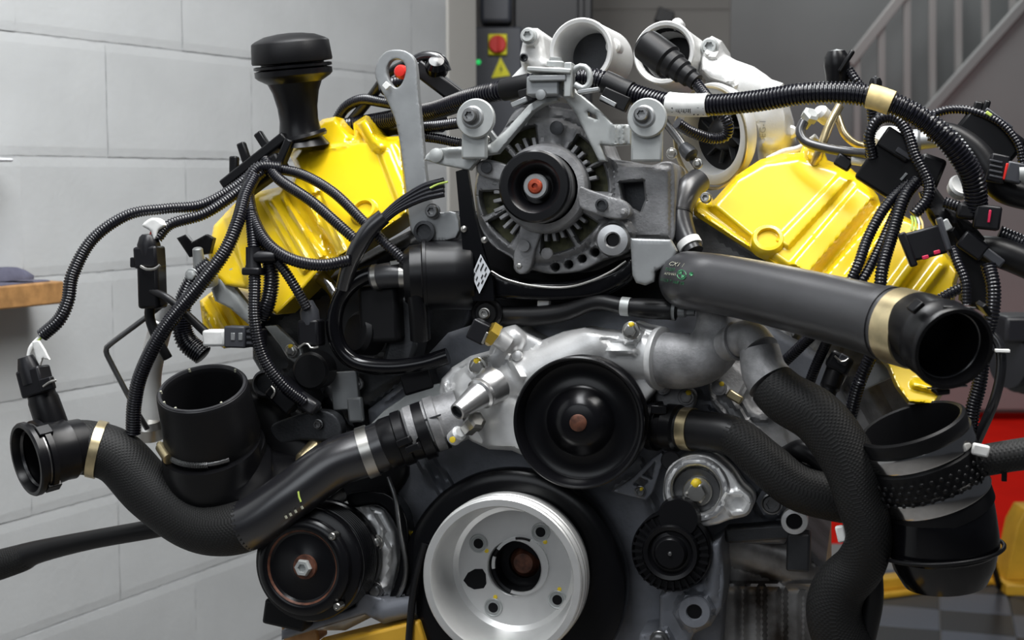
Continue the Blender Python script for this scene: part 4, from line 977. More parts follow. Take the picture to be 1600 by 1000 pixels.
# black sheet, canister and label left of the alternator
sheet = relief('shield_sheet', [(712, 268), (730, 262), (742, 340), (752, 380), (770, 440), (772, 470), (740, 470), (726, 440), (722, 380)], 46, 10, 'black_gloss', ENG, rnd=0, step=9)
for (x, y) in ((725, 358), (757, 375), (731, 426)): lathe('rivet', x, y, 44, [(5.5, -2), (5, 2), (2, 4), (0, 4.4)], 'steel', sheet, seg=14)
dia = [(751, 397), (766, 424), (749, 459), (737, 430)]
dl = obj('data_label', [pe(x, y, z) for z in (38, 41) for x, y in dia], [(0, 1, 2, 3), (7, 6, 5, 4), (0, 4, 5, 1), (1, 5, 6, 2), (2, 6, 7, 3), (3, 7, 4, 0)], 'white_label', sheet, smooth=0, label='white diamond-shaped data label')
for k, (t0, rows) in enumerate(((.16, (.15, .45, .62, .85)), (.42, (.2, .35, .8)), (.68, (.15, .5, .85)), (.84, (.3, .6)))):
    for s in rows:
        A, B_, C_, D_ = [np.array(v, float) for v in dia]
        def bi(u, v): return tuple((A * (1 - u) + D_ * u) * (1 - v) + (B_ * (1 - u) + C_ * u) * v)
        q4 = [bi(s - .09, t0 - .05), bi(s + .09, t0 - .05), bi(s + .09, t0 + .04), bi(s - .09, t0 + .04)]
        obj('print_bar', [pe(x, y, 37.4) for x, y in q4], [(0, 1, 2, 3)], 'ink', sheet, smooth=0)
can = lathe3('vacuum_canister', pe(740, 428, 90), (pe(636, 432, 60) - pe(740, 428, 90)).normalized(), [(0, 0), (54, 0), (56, 4), (54, 30), (54, 76), (50, 80), (48, 98), (40, 108), (0, 110)], 'black_plastic', ENG, seg=44, label='black plastic canister beside the alternator')
lathe3('canister_rib', pe(665, 430, 70), (pe(636, 432, 60) - pe(740, 428, 90)).normalized(), [(54, -3), (57, -2), (57, 3), (54, 4)], 'black_plastic', can, seg=44)
tube('canister_outlet', [(650, 450, 40, 16), (654, 480, 44, 16), (657, 530, 60, 16)], 16, 'black_plastic', can, seg=20)
dish = relief('belly_shield', closed_cr([(745, 415), (790, 432), (840, 440), (900, 438), (960, 420), (985, 402), (990, 430), (940, 462), (880, 470), (800, 468), (750, 460)], 4), 66, 60, 'black_gloss', ENG, rnd=8, step=7)
tube('shield_edge', [(768, 424, 56), (790, 436, 52), (830, 446, 50), (880, 449, 50), (920, 440, 50), (955, 424, 52), (978, 408, 56)], 2.0, 'steel', dish, seg=8)
# black mass under it: intake plumbing
tube('valley_hose', [(786, 494, 90, 16), (830, 494, 84, 16), (880, 488, 80, 15), (930, 472, 76, 13), (972, 478, 70, 13), (1010, 482, 66, 16), (1050, 484, 62, 16)], 15, 'rubber', ENG, seg=20)
box('valley_clip', 850, 470, 84, 22, 34, 8, 'white_tape', ENG, roll=-6, bev=1, taper=.8)
lathe('knob', 760, 490, 66, [(25, -10), (25, 0), (22, 4), (18, 2), (16, 5), (0, 6)], 'black_satin', ENG, seg=32); bolt(757, 490, 58, 9, ENG, 'steel', 'torx')
bolt(625, 535, 130, 10, ENG, 'steel_dark', 'hex', mark=70); bolt(648, 560, 130, 9, ENG, 'steel_dark', 'hex')
box('purge_valve', 600, 490, 100, 66, 90, 60, 'black_satin', ENG, roll=4, bev=8)
lathe3('purge_port', pe(560, 520, 84), dirv(-.5, .1, .8), [(34, -30), (34, 0), (28, 6), (12, 8), (0, 8)], 'black_satin', ENG, seg=32)
box('coil_pack', 655, 590, 110, 50, 44, 40, 'connector', ENG, roll=18, bev=4)
box('throttle_motor', 640, 520, 130, 50, 110, 60, 'cast_dark', ENG, roll=-14, bev=8)
tube('steel_loop_pipe', [(500, 432, 110, 11), (522, 455, 100, 11), (530, 480, 95, 11)], 11, 'chrome', ENG, seg=16)

relief('gap_fill', closed_cr([(372, 600), (420, 612), (500, 650), (590, 690), (640, 730), (610, 780), (540, 800), (450, 800), (380, 780), (352, 700)], 4), 128, 200, 'black_satin', ENG, rnd=20, step=9, feats=[('cyl', 380, 640, 480, 740, 46, .7)])  # black mass added to darken the gap between boot and engine
gb = relief('elbow_bracket', closed_cr([(420, 668), (452, 652), (500, 640), (528, 652), (534, 680), (510, 690), (470, 688), (436, 694)], 3), 96, 20, 'cast_dark', ENG, rnd=5, step=6)
bolt(497, 663, 90, 8, gb, 'steel_dark', 'torx')
lathe3('drain_spigot', pe(478, 712, 90), dirv(-.3, -.5, .6), [(12, -30), (12, 10), (8, 16), (0, 16)], 'tin', ENG, seg=18)

fcp = relief('front_cover_panel', [(1100, 566), (1130, 548), (1160, 556), (1205, 600), (1240, 628), (1296, 664), (1268, 716), (1238, 752), (1222, 748), (1160, 684), (1112, 632)], 104, 40, 'cast', ENG, rnd=5, step=5, tilt=(.1, -.35), label='ribbed grey front cover panel between the hoses',
    feats=[('poly', [(1112, 574), (1140, 560), (1178, 596), (1150, 640), (1128, 622)], 8, 5), ('line', 1128, 606, 1236, 744, 5, 9), ('line', 1112, 622, 1160, 676, 4, 8), ('disc', 1192, 622, 36, 8, 5), ('disc', 1192, 622, 22, -8, 5), ('poly', [(1218, 652), (1284, 664), (1256, 712), (1236, 700)], -8, 5)])
bolt(1124, 606, 84, 12, fcp, 'cast', 'hex', mark=60)
box('panel_clip', 1148, 620, 78, 26, 14, 8, 'tin', fcp, roll=-30, bev=3)

for (x, y, rr, w) in ((978, 479, 15, 14), (1052, 484, 17, 10)):
    lathe3('hose_clamp', pe(x, y, 68), (pe(1010, 482, 66) - pe(972, 478, 70)).normalized(), [(rr * .9, -w / 2), (rr, -w / 2), (rr, w / 2), (rr * .9, w / 2)], 'zinc', ENG, seg=28)
lathe3('hose_fitting', pe(1060, 486, 62), dirv(1, -.02, .05), [(10, 0), (10, 10), (7, 14), (7, 26), (0, 26)], 'zinc_flat', ENG, seg=18)
# =================================================================== HOSES
def band(name, pts, r, f, w, m, parent, grow=1.05):
    c, t, rr = tangent_at(pts, r, f); k = sc(c); R_ = rr / k
    return lathe3(name, c, t, [(R_ * .97, -w / 2), (R_ * grow, -w / 2), (R_ * grow, w / 2), (R_ * .97, w / 2)], m, parent, seg=40)
def clamp(pts, r, f, w, m, parent, grow=1.05, ear=None):
    b = band('hose_clamp', pts, r, f, w, m, parent, grow)
    if ear is not None:
        c, t, rr = tangent_at(pts, r, f); d = (-E * math.cos(ear) + U * math.sin(ear)); d = (d - t * d.dot(t)).normalized()
        lathe3('clamp_ear', c + d * rr * grow, d, [(w * .45, -2), (w * .45, 4), (w * .3, 7), (0, 8)], m, b, seg=12, unit=sc(c))
    return b

# lower radiator hose on the left
rh = [(106, 700, -34, 43), (140, 700, -14, 43), (186, 716, 0, 43), (238, 770, 0, 44), (310, 820, -10, 43), (382, 822, -20, 41), (452, 776, -10, 39), (520, 726, 12, 39), (575, 706, 30, 39), (606, 694, 38, 39)]
H = empty('radiator_hose', pe(380, 830, 0), 'fat curved black radiator hose with open quick coupling at its far end', 'hose')
tube('braided_section', rh, 42, 'braid', H, seg=32, span=(0, .58))
tube('smooth_section', rh, 42, 'rubber_shiny', H, seg=32, span=(.57, 1.0))
clamp(rh, 42, .075, 14, 'tin', H, 1.06); clamp(rh, 42, .945, 17, 'steel', H, 1.07)
ca = dirv(-.56, -.17, .81); cc = pe(40, 719, -100)
cpl = lathe3('quick_coupling', cc, ca, [(40, -90), (43, -50), (47, -26), (50, -5), (52, 0), (57, 0), (59, -3), (59, -10), (54, -12), (54, -19), (58, -21), (58, -30), (51, -33), (48, -58), (49, -70), (45, -72), (43, -96)], 'black_plastic', H, seg=56)
lathe3('inner_bore', cc - ca * 70 * U0, ca, [(0, 0), (40, 0), (40, -10), (0, -10)], 'black_satin', cpl, seg=32)
lathe3('wire_spring', cc - ca * 20 * U0, ca, [(51, -2), (54, -1), (54, 2), (51, 3)], 'steel_dark', cpl, seg=48)
lathe3('inner_seal', cc - ca * 16 * U0, ca, [(46, -4), (43, 0), (45, 4)], 'rubber_shiny', cpl, seg=48)
for a in (.3, 2.2, 4.1, 5.2):
    x_ = ca.cross(U).normalized(); y_ = x_.cross(ca); d = x_ * math.cos(a) + y_ * math.sin(a); c = cc - ca * 25 * U0 + d * 57 * U0
    V = [c + ca * i * 12 * U0 + d * j * 5 * U0 + d.cross(ca) * k * 10 * U0 for i in (-1, 1) for j in (-1, 1) for k in (-1, 1)]
    obj('coupling_tab', V, [(0, 1, 3, 2), (4, 6, 7, 5), (0, 4, 5, 1), (2, 3, 7, 6), (0, 2, 6, 4), (1, 5, 7, 3)], 'black_plastic', cpl, bevel=1.5 * U0)
s0 = pe(84, 672, -40); s1 = pe(56, 590, -50); sa = (s1 - s0).normalized()
sen = lathe3('temperature_sensor', s0, sa, [(25, -20), (25, 10), (24, 50), (22, 56), (22, 60), (0, 60)], 'black_plastic', H, seg=28)
box('sensor_plug', 56, 596, -52, 42, 44, 36, 'connector', sen, roll=16, bev=4)
box('plug_latch', 74, 600, -66, 22, 20, 12, 'connector', sen, roll=16, bev=2)
lathe3('plug_boot', pe(48, 582, -54), sa, [(20, -16), (18, 8), (14, 20), (12, 26), (0, 27)], 'connector', sen, seg=20)
tube('latch_wire', [(68, 604, -72), (78, 597, -74), (88, 594, -70)], 2.2, 'steel', sen, seg=8)
# dark coupler between hose and pump
ncp = lathe3('pump_coupler', pe(608, 692, 38), -axn, [(38, -10), (41, -4), (41, 14), (44, 16), (44, 30), (40, 33), (42, 48), (46, 50), (46, 66), (40, 68), (40, 90)], 'black_plastic', H, seg=44)
for dx in (0, 1): box('coupler_tab', 632 + dx * 14, 690 + dx * 10, -8, 24, 12, 12, 'black_plastic', ncp, roll=24, bev=2)
tube('print_tick', [(466, 768, -48.5), (467, 776, -48.5), (470, 784, -47.5)], 1.5, 'wire_green', H, seg=6)
for i, (x, y) in enumerate(((472, 793), (462, 799), (454, 804), (447, 808))): box('print_mark', x, y, -44 - i, 3, 5, 2, 'pale_ink', H, roll=30, bev=0)

# big charge hose
ch = [(1082, 446, 110, 42), (1076, 440, 60, 44), (1076, 438, 22, 45.5), (1094, 440, -6, 46), (1130, 445, -26, 47), (1200, 459, -72, 49), (1300, 483, -140, 53), (1390, 506, -205, 57), (1432, 517, -236, 59)]
C_ = empty('charge_hose', pe(1240, 470, -100), 'thick black charge air hose with open mouth crossing the engine diagonally', 'hose')
tube('hose_body', ch, 50, 'rubber_grey', C_, seg=44)
clamp(ch, 50, .965, 40, 'tin', C_, 1.05)
band('swage_ring', ch, 50, .90, 14, 'rubber_grey', C_, 1.04)
ma = dirv(.42, -.26, .86); mc_ = pe(1491, 546, -330)
mo = lathe3('mouth_coupling', mc_, ma, [(50, -90), (52, -40), (56, -14), (59, -6), (60, 0), (66, 0), (68, -4), (68, -12), (64, -15), (64, -40), (66, -44), (66, -56), (60, -60), (58, -110), (54, -130)], 'black_plastic', C_, seg=64)
lathe3('inner_bore', mc_ - ma * 80 * U0, ma, [(0, 0), (53, 0), (53, -8), (0, -8)], 'black_satin', mo, seg=40)
lathe3('inner_seal', mc_ - ma * 18 * U0, ma, [(57, -6), (53, -2), (53, 2), (57, 5)], 'rubber_shiny', mo, seg=56)
x_ = ma.cross(U).normalized(); y_ = x_.cross(ma)
def chord(a0, a1, r, z, rad, name, m, parent):
    p = [mc_ + (x_ * math.cos(a) + y_ * math.sin(a)) * r * U0 + ma * z * U0 for a in (a0, a1)]
    return wtube(name, [p[0], (p[0] + p[1]) / 2, p[1]], rad * U0, m, parent, seg=8)
chord(2.0, 1.2, 56, -8, 1.4, 'spring_clip', 'steel_dark', mo); chord(-2.1, -1.15, 58, -6, 1.4, 'spring_clip', 'steel_dark', mo)
for a in (.8, 2.4, 3.4, 4.6):
    d = x_ * math.cos(a) + y_ * math.sin(a); c = mc_ - ma * 28 * U0 + d * 65 * U0
    V = [c + ma * i * 9 * U0 + d * j * 3.4 * U0 + d.cross(ma) * k * 9 * U0 for i in (-1, 1) for j in (-1, 1) for k in (-1, 1)]
    obj('coupling_tab', V, [(0, 1, 3, 2), (4, 6, 7, 5), (0, 4, 5, 1), (2, 3, 7, 6), (0, 2, 6, 4), (1, 5, 7, 3)], 'black_plastic', mo, bevel=1.5 * U0)
# printing on the hose: wrap a flat layout round the hose surface
Dch = path3(ch, 50)
def on_hose(px, py):
    r = ray(px, py)
    best = None
    lo, hi = 0.9, 1.5
    prev = 1
    for i in range(400):
        t = lo + (hi - lo) * i / 399; p = np.array(CAM + r * t)
        k = np.argmin(np.linalg.norm(Dch[:, :3] - p, axis=1)); d = np.linalg.norm(Dch[k, :3] - p)
        if d < Dch[k, 3] * 1.02 + .0006: return Vector(p)
    return CAM + r * 1.36
def htext(s, cx, cy, size, ang, m, sh=0.0, st=1.0):
    c, s_ = math.cos(math.radians(ang)), math.sin(math.radians(ang))
    text_mesh('hose_print', s, size, lambda x, y: on_hose(cx + (x * c + y * s_) * st, cy + x * s_ - y * c), m, C_, shear=sh)
htext('CX1 1', 1056, 413, 9, 8, 'pale_ink', .5)
htext('75337', 1047, 421, 6, 4, 'green_ink'); htext('AMH65', 1047, 428, 6, 4, 'pale_ink'); htext('1153 7 568 38', 1050, 440, 6.5, 10, 'green_ink')
def hdisc(cx, cy, r0, r1, a0, a1, m, name):
    n = 14; P = [on_hose(cx + r * math.cos(a0 + (a1 - a0) * k / n), cy + r * math.sin(a0 + (a1 - a0) * k / n)) for r in (r0, r1) for k in range(n + 1)]
    obj(name, P, [(k, k + 1, n + 2 + k, n + 1 + k) for k in range(n)], m, C_, smooth=0)
hdisc(1065, 429, 6.5, 7.6, 0, 6.283, 'green_ink', 'roundel_ring')
hdisc(1065, 429, .3, 5.2, 0.2, 1.77, 'green_ink', 'roundel_quarter'); hdisc(1065, 429, .3, 5.2, 3.34, 4.91, 'green_ink', 'roundel_quarter')
hdisc(1080, 428, .1, 3.0, 0, 6.283, 'green_ink', 'green_dot')

# woven coolant hose, right
sh_ = [(1186, 545, -18, 31), (1196, 585, -28, 36), (1226, 620, -45, 41), (1280, 654, -60, 43), (1324, 716, -70, 43), (1344, 780, -76, 39), (1358, 836, -74, 36), (1344, 882, -56, 39), (1312, 918, -44, 42), (1303, 962, -38, 43), (1324, 1020, -30, 44), (1360, 1080, -20, 46)]
S_ = empty('coolant_hose', pe(1320, 700, -60), 'long S-shaped black coolant hose in woven sleeve hanging at the front', 'hose')
tube('bare_end', sh_, 40, 'cast', S_, seg=30, span=(0, .09)); tube('woven_sleeve', sh_, 40, 'braid', S_, seg=34, span=(.10, 1))
tag(tube('drain_hose', [(1362, 890, -30, 17), (1362, 940, -24, 18), (1350, 1000, -20, 18), (1340, 1060, -20, 18)], 18, 'rubber'), 'thin dark hose hanging behind the S-shaped woven hose', 'hose')
# lower right hose
lh = [(1000, 662, 104, 33), (1050, 668, 84, 33), (1100, 673, 64, 31), (1150, 684, 48, 32), (1195, 722, 36, 35), (1245, 760, 26, 37), (1300, 776, 20, 38), (1352, 786, 12, 36)]
L_ = empty('coolant_hose', pe(1200, 730, 20), 'short black coolant hose running from the pump pulley under the S-shaped hose', 'hose')
tube('hose_body', lh, 34, 'rubber', L_, seg=30, span=(.18, .42)); tube('woven_sleeve', lh, 34, 'braid', L_, seg=30, span=(.40, 1)); clamp(lh, 34, .225, 17, 'tin', L_, 1.06)
qa, qt, qr = tangent_at(lh, 34, .10)
lq = lathe3('quick_coupling', qa, qt, [(34, -60), (36, -20), (39, -18), (39, -4), (34, -2), (34, 10), (37, 12), (37, 30), (32, 34)], 'black_plastic', L_, seg=40)
box('coupling_tab', 1030, 640, 60, 26, 14, 10, 'black_plastic', lq, bev=2)
# elbow connector dark blob
tag(tube('vent_elbow', [(1230, 712, 60, 16), (1252, 704, 40, 18), (1275, 712, 30, 18), (1290, 735, 30, 16)], 17, 'black_plastic'), 'small black elbow tucked behind the S-shaped hose', 'elbow')
# woven stub, far right
W_ = empty('breather_hose', pe(1560, 716, -70), 'short woven black hose stub in front of the red floor', 'hose')
bh = [(1505, 724, -70, 24), (1545, 718, -76, 25), (1580, 712, -80, 25), (1625, 706, -84, 26)]
tube('woven_sleeve', bh, 25, 'braid', W_, seg=28); clamp(bh, 25, .93, 8, 'steel', W_)
box('clip', 1532, 703, -106, 26, 18, 14, 'white_tape', W_, roll=-10, bev=3); box('clip_tail', 1569, 744, -86, 8, 16, 8, 'black_plastic', W_, bev=1)
# thin coolant hose beside alternator
V_ = empty('heater_hose', pe(1070, 330, 100), 'grey-black heater hose between the alternator and the yellow cover', 'hose')
hh = [(1092, 282, 150, 20), (1073, 300, 124, 21), (1062, 334, 104, 20), (1070, 366, 90, 18), (1084, 394, 76, 16)]
tube('hose_body', hh, 20, 'rubber_grey', V_, seg=26); clamp(hh, 20, .52, 4, 'rubber', V_, 1.04); clamp(hh, 20, .9, 12, 'white_tape', V_, 1.15)
# curved pipe in the dark area
K_ = empty('vacuum_pipe', pe(540, 500, 60), 'curved glossy black vacuum pipe with a clamped rubber end', 'pipe')
vp = [(604, 424, 66, 14), (572, 430, 60, 14), (546, 446, 54, 14), (528, 474, 52, 13), (522, 510, 54, 13), (532, 545, 58, 13), (560, 568, 60, 13), (610, 574, 62, 13), (660, 568, 66, 13), (700, 556, 70, 13)]
tube('pipe', vp, 13, 'black_gloss', K_, seg=22); rbp = [(582, 434, 60, 19), (610, 430, 60, 20), (640, 430, 64, 20)]
tube('rubber_end', rbp, 20, 'rubber_grey', K_, seg=24); clamp(rbp, 20, .12, 8, 'steel', K_, 1.06); clamp(rbp, 20, .85, 10, 'steel', K_, 1.08, ear=1.2)
box('clamp_screw', 620, 410, 50, 20, 7, 8, 'steel', K_, roll=10, bev=1)

# left intake boot
B_ = empty('intake_boot', pe(330, 680, -20), 'round open black rubber intake boot beside the radiator hose', 'intake boot')
ba = dirv(.02, .90, .46); bc = pe(316, 607, -30)
lathe3('sleeve', bc, ba, [(58, -110), (60, -60), (62, -10), (63, -1), (65, 2), (69, 2), (71, -1), (72, -8), (74, -50), (77, -84), (74, -92), (74, -104), (80, -110), (80, -126)], 'black_satin', B_, seg=64)
lathe3('rim_highlight', bc, ba, [(63, -1), (64.5, 2.6), (68, 3), (70.5, 0)], 'rubber_grey', B_, seg=64)  # lighter grey lip paints the highlight along the boot rim
lathe3('bore_floor', bc - ba * 80 * U0, ba, [(0, 0), (61, 0), (61, -6), (0, -6)], 'black_plastic', B_, seg=40)
spr = []
for k in range(60):
    a = k / 59
    th = math.radians(-160 + 150 * a)
bx = ba.cross(Vector((0, 0, 1))).normalized(); by = bx.cross(ba)
def ringp(th, r, z): return bc + (bx * math.cos(th) + by * math.sin(th)) * r * U0 + ba * z * U0
fa = math.atan2((-E).dot(by), (-E).dot(bx))
wtube('clamp_spring', [ringp(fa + t, 77, -97) for t in np.linspace(-.75, .75, 16)], 5 * U0, 'steel_dark', B_, seg=8)
for t in np.linspace(-.30, .55, 26):
    c = ringp(fa + t, 79, -97); d = (ringp(fa + t + .01, 79, -97) - c).normalized()
    lathe3('spring_coil', c, d, [(4.5, -.9), (6, -.6), (6, .6), (4.5, .9)], 'steel_dark', B_, seg=8, unit=U0)
sg = -1 if ringp(fa - .75, 77, -97).x < ringp(fa + .75, 77, -97).x else 1
c = ringp(fa + sg * .82, 82, -95); d = (ringp(fa + sg * .6, 82, -97) - ringp(fa + sg * 1.0, 82, -94)).normalized()
lathe3('clamp_screw', c, d, [(0, -30), (5, -30), (6, -22), (10, -20), (10, 18), (0, 18)], 'tin', B_, seg=14, unit=U0)
for t in (-2.6, -.9, .25, .7, 1.25, 2.4):
    lathe3('moulding_pip', ringp(fa + t, 67, 1), ba, [(2.5, -2), (2, 3), (0, 4)], 'pale_ink', B_, seg=6, unit=U0)
tube('air_duct', [(330, 694, 8, 78), (345, 740, 40, 82), (400, 772, 80, 78), (470, 765, 120, 60), (520, 740, 150, 50)], 76, 'black_plastic', B_, seg=36)

# right intake boot
G_ = empty('intake_boot', pe(1430, 740, -60), 'wide open black intake boot with two bright steel clamp bands', 'intake boot')
ga = dirv(-.33, .91, .22); gc = pe(1424, 662, -70)
lathe3('sleeve', gc, ga, [(70, -120), (72, -40), (75, -6), (76, 0), (80, 2), (84, -1), (85, -8), (83, -22), (83, -50), (86, -54), (86, -94), (83, -98), (83, -126), (85, -132), (85, -150)], 'black_satin', G_, seg=72)
lathe3('bore_floor', gc - ga * 90 * U0, ga, [(0, 0), (72, 0), (72, -6), (0, -6)], 'black_plastic', G_, seg=40)
for z in (-22, -100): lathe3('steel_band', gc, ga, [(83, z), (86.5, z - .5), (87.5, z - 3), (86.5, z - 13), (87.5, z - 22), (86.5, z - 25), (83, z - 26)], 'chrome', G_, seg=72)
gx = ga.cross(Vector((0, 1, 0))).normalized(); gy = gx.cross(ga); gf = math.atan2((-E).dot(gy), (-E).dot(gx))
for row in range(4):
    for t in np.linspace(-1.3, 1.3, 17):
        th = gf + t + (.08 if row % 2 else 0); p = gc + (gx * math.cos(th) + gy * math.sin(th)) * 86 * U0 + ga * (-60 - row * 9) * U0
        o_ = (gx * math.cos(th) + gy * math.sin(th))
        lathe3('grip_stud', p, o_, [(3.6, -1), (2.8, .5), (0, .8)], 'black_satin', G_, seg=6, unit=U0, smooth=60)
ld = gc - ga * 128 * U0; la = dirv(-.10, .97, .12)
lower = lathe3('air_duct', ld, la, [(78, 12), (82, 0), (84, -20), (86, -50), (86, -74), (82, -78), (78, -100), (64, -128), (30, -140), (0, -142)], 'black_gloss', G_, seg=56)
lx = la.cross(Vector((0, 1, 0))).normalized(); ly = lx.cross(la)
wtube('duct_lip', [ld + (lx * math.cos(t) + ly * math.sin(t)) * (88 + 4 * math.cos(t - .6)) * U0 + la * (-66 - 6 * math.sin(t)) * U0 for t in np.linspace(0, 6.283, 30)], 3 * U0, 'black_satin', G_, seg=8)

# cable low on the left, braided end
D_ = empty('ground_cable', pe(130, 850, 60), 'straight black cable with a braided end low against the wall', 'cable')
gcp = [(-160, 930, 80, 26), (-40, 894, 70, 25), (30, 873, 66, 22), (60, 862, 64, 18), (140, 844, 60, 15), (240, 826, 60, 15), (330, 808, 70, 15), (420, 790, 110, 15)]
tube('cable', gcp, 15, 'rubber', D_, seg=20, span=(.375, 1)); tube('braided_end', gcp, 20, 'braid', D_, seg=22, span=(0, .39))

# =================================================================== WIRING
CONDUITS = []
def conduit(label, pts, r, pitch=5.2, depth=.15, m='conduit', name='conduit', cat='conduit', smooth_end=None):
    if smooth_end is None and pitch:
        o = tube(name, pts, r, m, None, rib=(pitch, depth)); return tag(o, label, cat, 'corrugated conduits on the engine')
    if not pitch:
        return tag(tube(name, pts, r, m, None, seg=16), label, cat)
    return None

# main loom over the top
ml = [(520, 200, 290, 12), (600, 188, 250, 14), (680, 172, 170, 15), (740, 152, 110, 16), (800, 138, 76, 16), (870, 124, 66, 16), (930, 124, 64, 17), (985, 146, 58, 17), (1045, 162, 40, 17), (1110, 164, 20, 17), (1180, 158, 0, 17.5), (1260, 146, -20, 17.5), (1340, 147, -30, 18),
      (1400, 164, -34, 18), (1450, 192, -30, 18), (1492, 232, -20, 19), (1520, 280, -4, 19), (1526, 330, 14, 18)]
M_ = empty('wiring_loom', pe(1000, 150, 60), 'thick corrugated wiring loom arching across the top of the engine', 'wiring loom')
tube('corrugated_tube', ml, 16, 'conduit', M_, rib=(5.6, .16), seg=16)
def lf(x):
    D = path3(ml, 16); L = np.concatenate([[0], np.cumsum(np.linalg.norm(np.diff(D[:, :3], axis=0), axis=1))]); L /= L[-1]
    best = min(range(len(D)), key=lambda i: abs((800 + (D[i, 0] - CAM.x) / ((Vector(D[i, :3]) - CAM).dot(FW)) * FPX) - x)); return L[best]
fL = lambda a, b, grow, m, nm: tube(nm, [(*p[:3], (p[3]) * grow) for p in ml], 16, m, M_, seg=24, span=(lf(a), lf(b)))
fL(1046, 1107, 1.08, 'white_tape', 'paper_label'); fL(1356, 1392, 1.08, 'tape_yellow', 'yellow_tape'); fL(787, 828, 1.08, 'black_satin', 'black_tape'); fL(945, 985, 1.10, 'black_satin', 'black_tape')
def loomp(px, py):
    r = ray(px, py); Dm = path3(ml, 17)
    for i in range(300):
        t = 1.30 + .3 * i / 299; p = np.array(CAM + r * t); k = np.argmin(np.linalg.norm(Dm[:, :3] - p, axis=1))
        if np.linalg.norm(Dm[k, :3] - p) < Dm[k, 3] * 1.10 + .0004: return Vector(p)
    return CAM + r * 1.45
_lc = {}
for (x0, x1, y0, y1) in ((1049, 1051, 168, 176), (1083, 1085.5, 170, 180), (1089, 1092, 168, 180), (1098, 1099.5, 169, 180)):
    obj('print_bar', [loomp(x, y) for x, y in ((x0, y0), (x1, y0), (x1, y1), (x0, y1))], [(0, 1, 2, 3)], 'ink', M_, smooth=0)
for k in range(9):
    x = 1056 + k * 2.7; obj('print_bar', [loomp(a, b) for a, b in ((x, 170), (x + 1.5, 170), (x + 1.5, 175 + (k % 3)), (x, 175 + (k % 3)))], [(0, 1, 2, 3)], 'ink', M_, smooth=0)
box('loom_clip', 832, 148, 54, 40, 22, 20, 'black_satin', M_, roll=14, bev=2); box('clip_tongue', 812, 160, 44, 26, 8, 12, 'zinc_flat', M_, roll=22, bev=1)
box('loom_clip', 962, 156, 40, 44, 24, 20, 'black_satin', M_, roll=-24, bev=2); box('clip_tongue', 950, 158, 28, 28, 7, 6, 'zinc_flat', M_, roll=-28, bev=1)

# plugged cable in the turbo mouth
Q_ = empty('plug_cable', pe(1060, 110, 230), 'black stepped plug with ribbed cable pushed into the turbo pipe mouth', 'plug')
pq = pe(1012, 72, 196); pr = pe(1074, 118, 170); qa = (pr - pq).normalized()
lathe3('plug', pq, qa, [(0, -10), (20, -10), (25, -4), (26, 8), (26, 44), (22, 48), (22, 60), (19, 64), (19, 76), (16, 80), (16, 92), (13, 96), (13, 106), (0, 108)], 'black_satin', Q_, seg=32)
tube('ribbed_cable', [(1080, 122, 168, 11), (1094, 138, 160, 9), (1115, 164, 140, 9), (1136, 190, 140, 9), (1134, 212, 150, 9), (1110, 216, 150, 9), (1080, 206, 130, 9), (1058, 192, 110, 9)], 9, 'conduit', Q_, rib=(4.6, .15), seg=12)

# ---- left bank wiring
LC = [
 ('conduit hanging away from the engine to the loose sensor at the wall side', [(66, 524, -40, 11), (92, 500, -36, 11), (106, 470, -30, 11), (114, 428, -20, 11), (145, 374, 0, 10), (200, 336, 20, 9), (260, 326, 40, 8.5), (316, 320, 60, 9), (368, 292, 80, 9), (404, 262, 96, 9)], 9.5),
 ('conduit leading from the upright sensor plug up into the cable tray', [(246, 372, 20), (268, 350, 30), (320, 334, 46), (372, 300, 70), (410, 268, 90)], 9),
 ('long conduit sweeping down over the cover to below the intake boot', [(398, 276, 76, 10), (384, 304, 50, 11), (372, 345, 20, 11), (352, 392, 0, 11.5), (312, 446, -10, 12), (256, 515, -14, 12), (222, 580, -10, 12), (210, 630, -4, 12), (208, 678, 4, 12)], 11.5),
 ('short thick conduit curving behind the long one to the boot rim', [(330, 410, 60, 12), (300, 440, 50, 13), (284, 484, 48, 15), (290, 530, 48, 17), (318, 556, 50, 17)], 15),
 ('conduit loop hanging in a wide arc across the yellow cover', [(440, 262, 96), (404, 262, 86), (388, 290, 66), (394, 336, 40), (416, 378, 18), (452, 404, 8), (500, 414, 10), (548, 406, 20)], 10),
 ('conduit crossing the cover to the middle of the flat loom', [(414, 250, 100), (436, 280, 84), (486, 314, 60), (530, 352, 40), (566, 384, 34)], 9),
 ('conduit crossing highest over the cover toward the canister', [(420, 262, 110), (470, 272, 100), (520, 300, 74), (566, 344, 50), (600, 378, 40), (634, 410, 40)], 8.5),
 ('conduit running straight down past the branch clip to the lower plug', [(392, 330, 40), (396, 380, 22), (398, 440, 6), (398, 500, 0), (410, 556, 10), (440, 600, 30), (474, 628, 60)], 10),
 ('thick conduit beside the branch clip bending under the cover', [(398, 350, 60, 10), (416, 390, 40, 12), (424, 430, 28, 13), (420, 468, 26, 13), (408, 496, 30, 13)], 12),
 ('thin conduit ending in the injector plug', [(412, 380, 30), (440, 416, 18), (462, 450, 20), (480, 482, 30)], 8.5),
]
for lab, pts, r in LC: conduit(lab, pts, r, pitch=4.6)
fl_ = empty('flat_loom', pe(640, 310, 40), 'flat bundle of four black cables curling round to the canister', 'cable bundle')
for k in range(4):
    o_ = k * 7
    tube('cable', [(694, 282 + o_, 44, 5), (660, 292 + o_ * .9, 40, 5), (622, 316 + o_ * .6, 34, 5), (594, 342 + o_ * .4, 30, 5), (576, 358 + o_ * .2, 28, 5)], 5, 'conduit', fl_, seg=10)
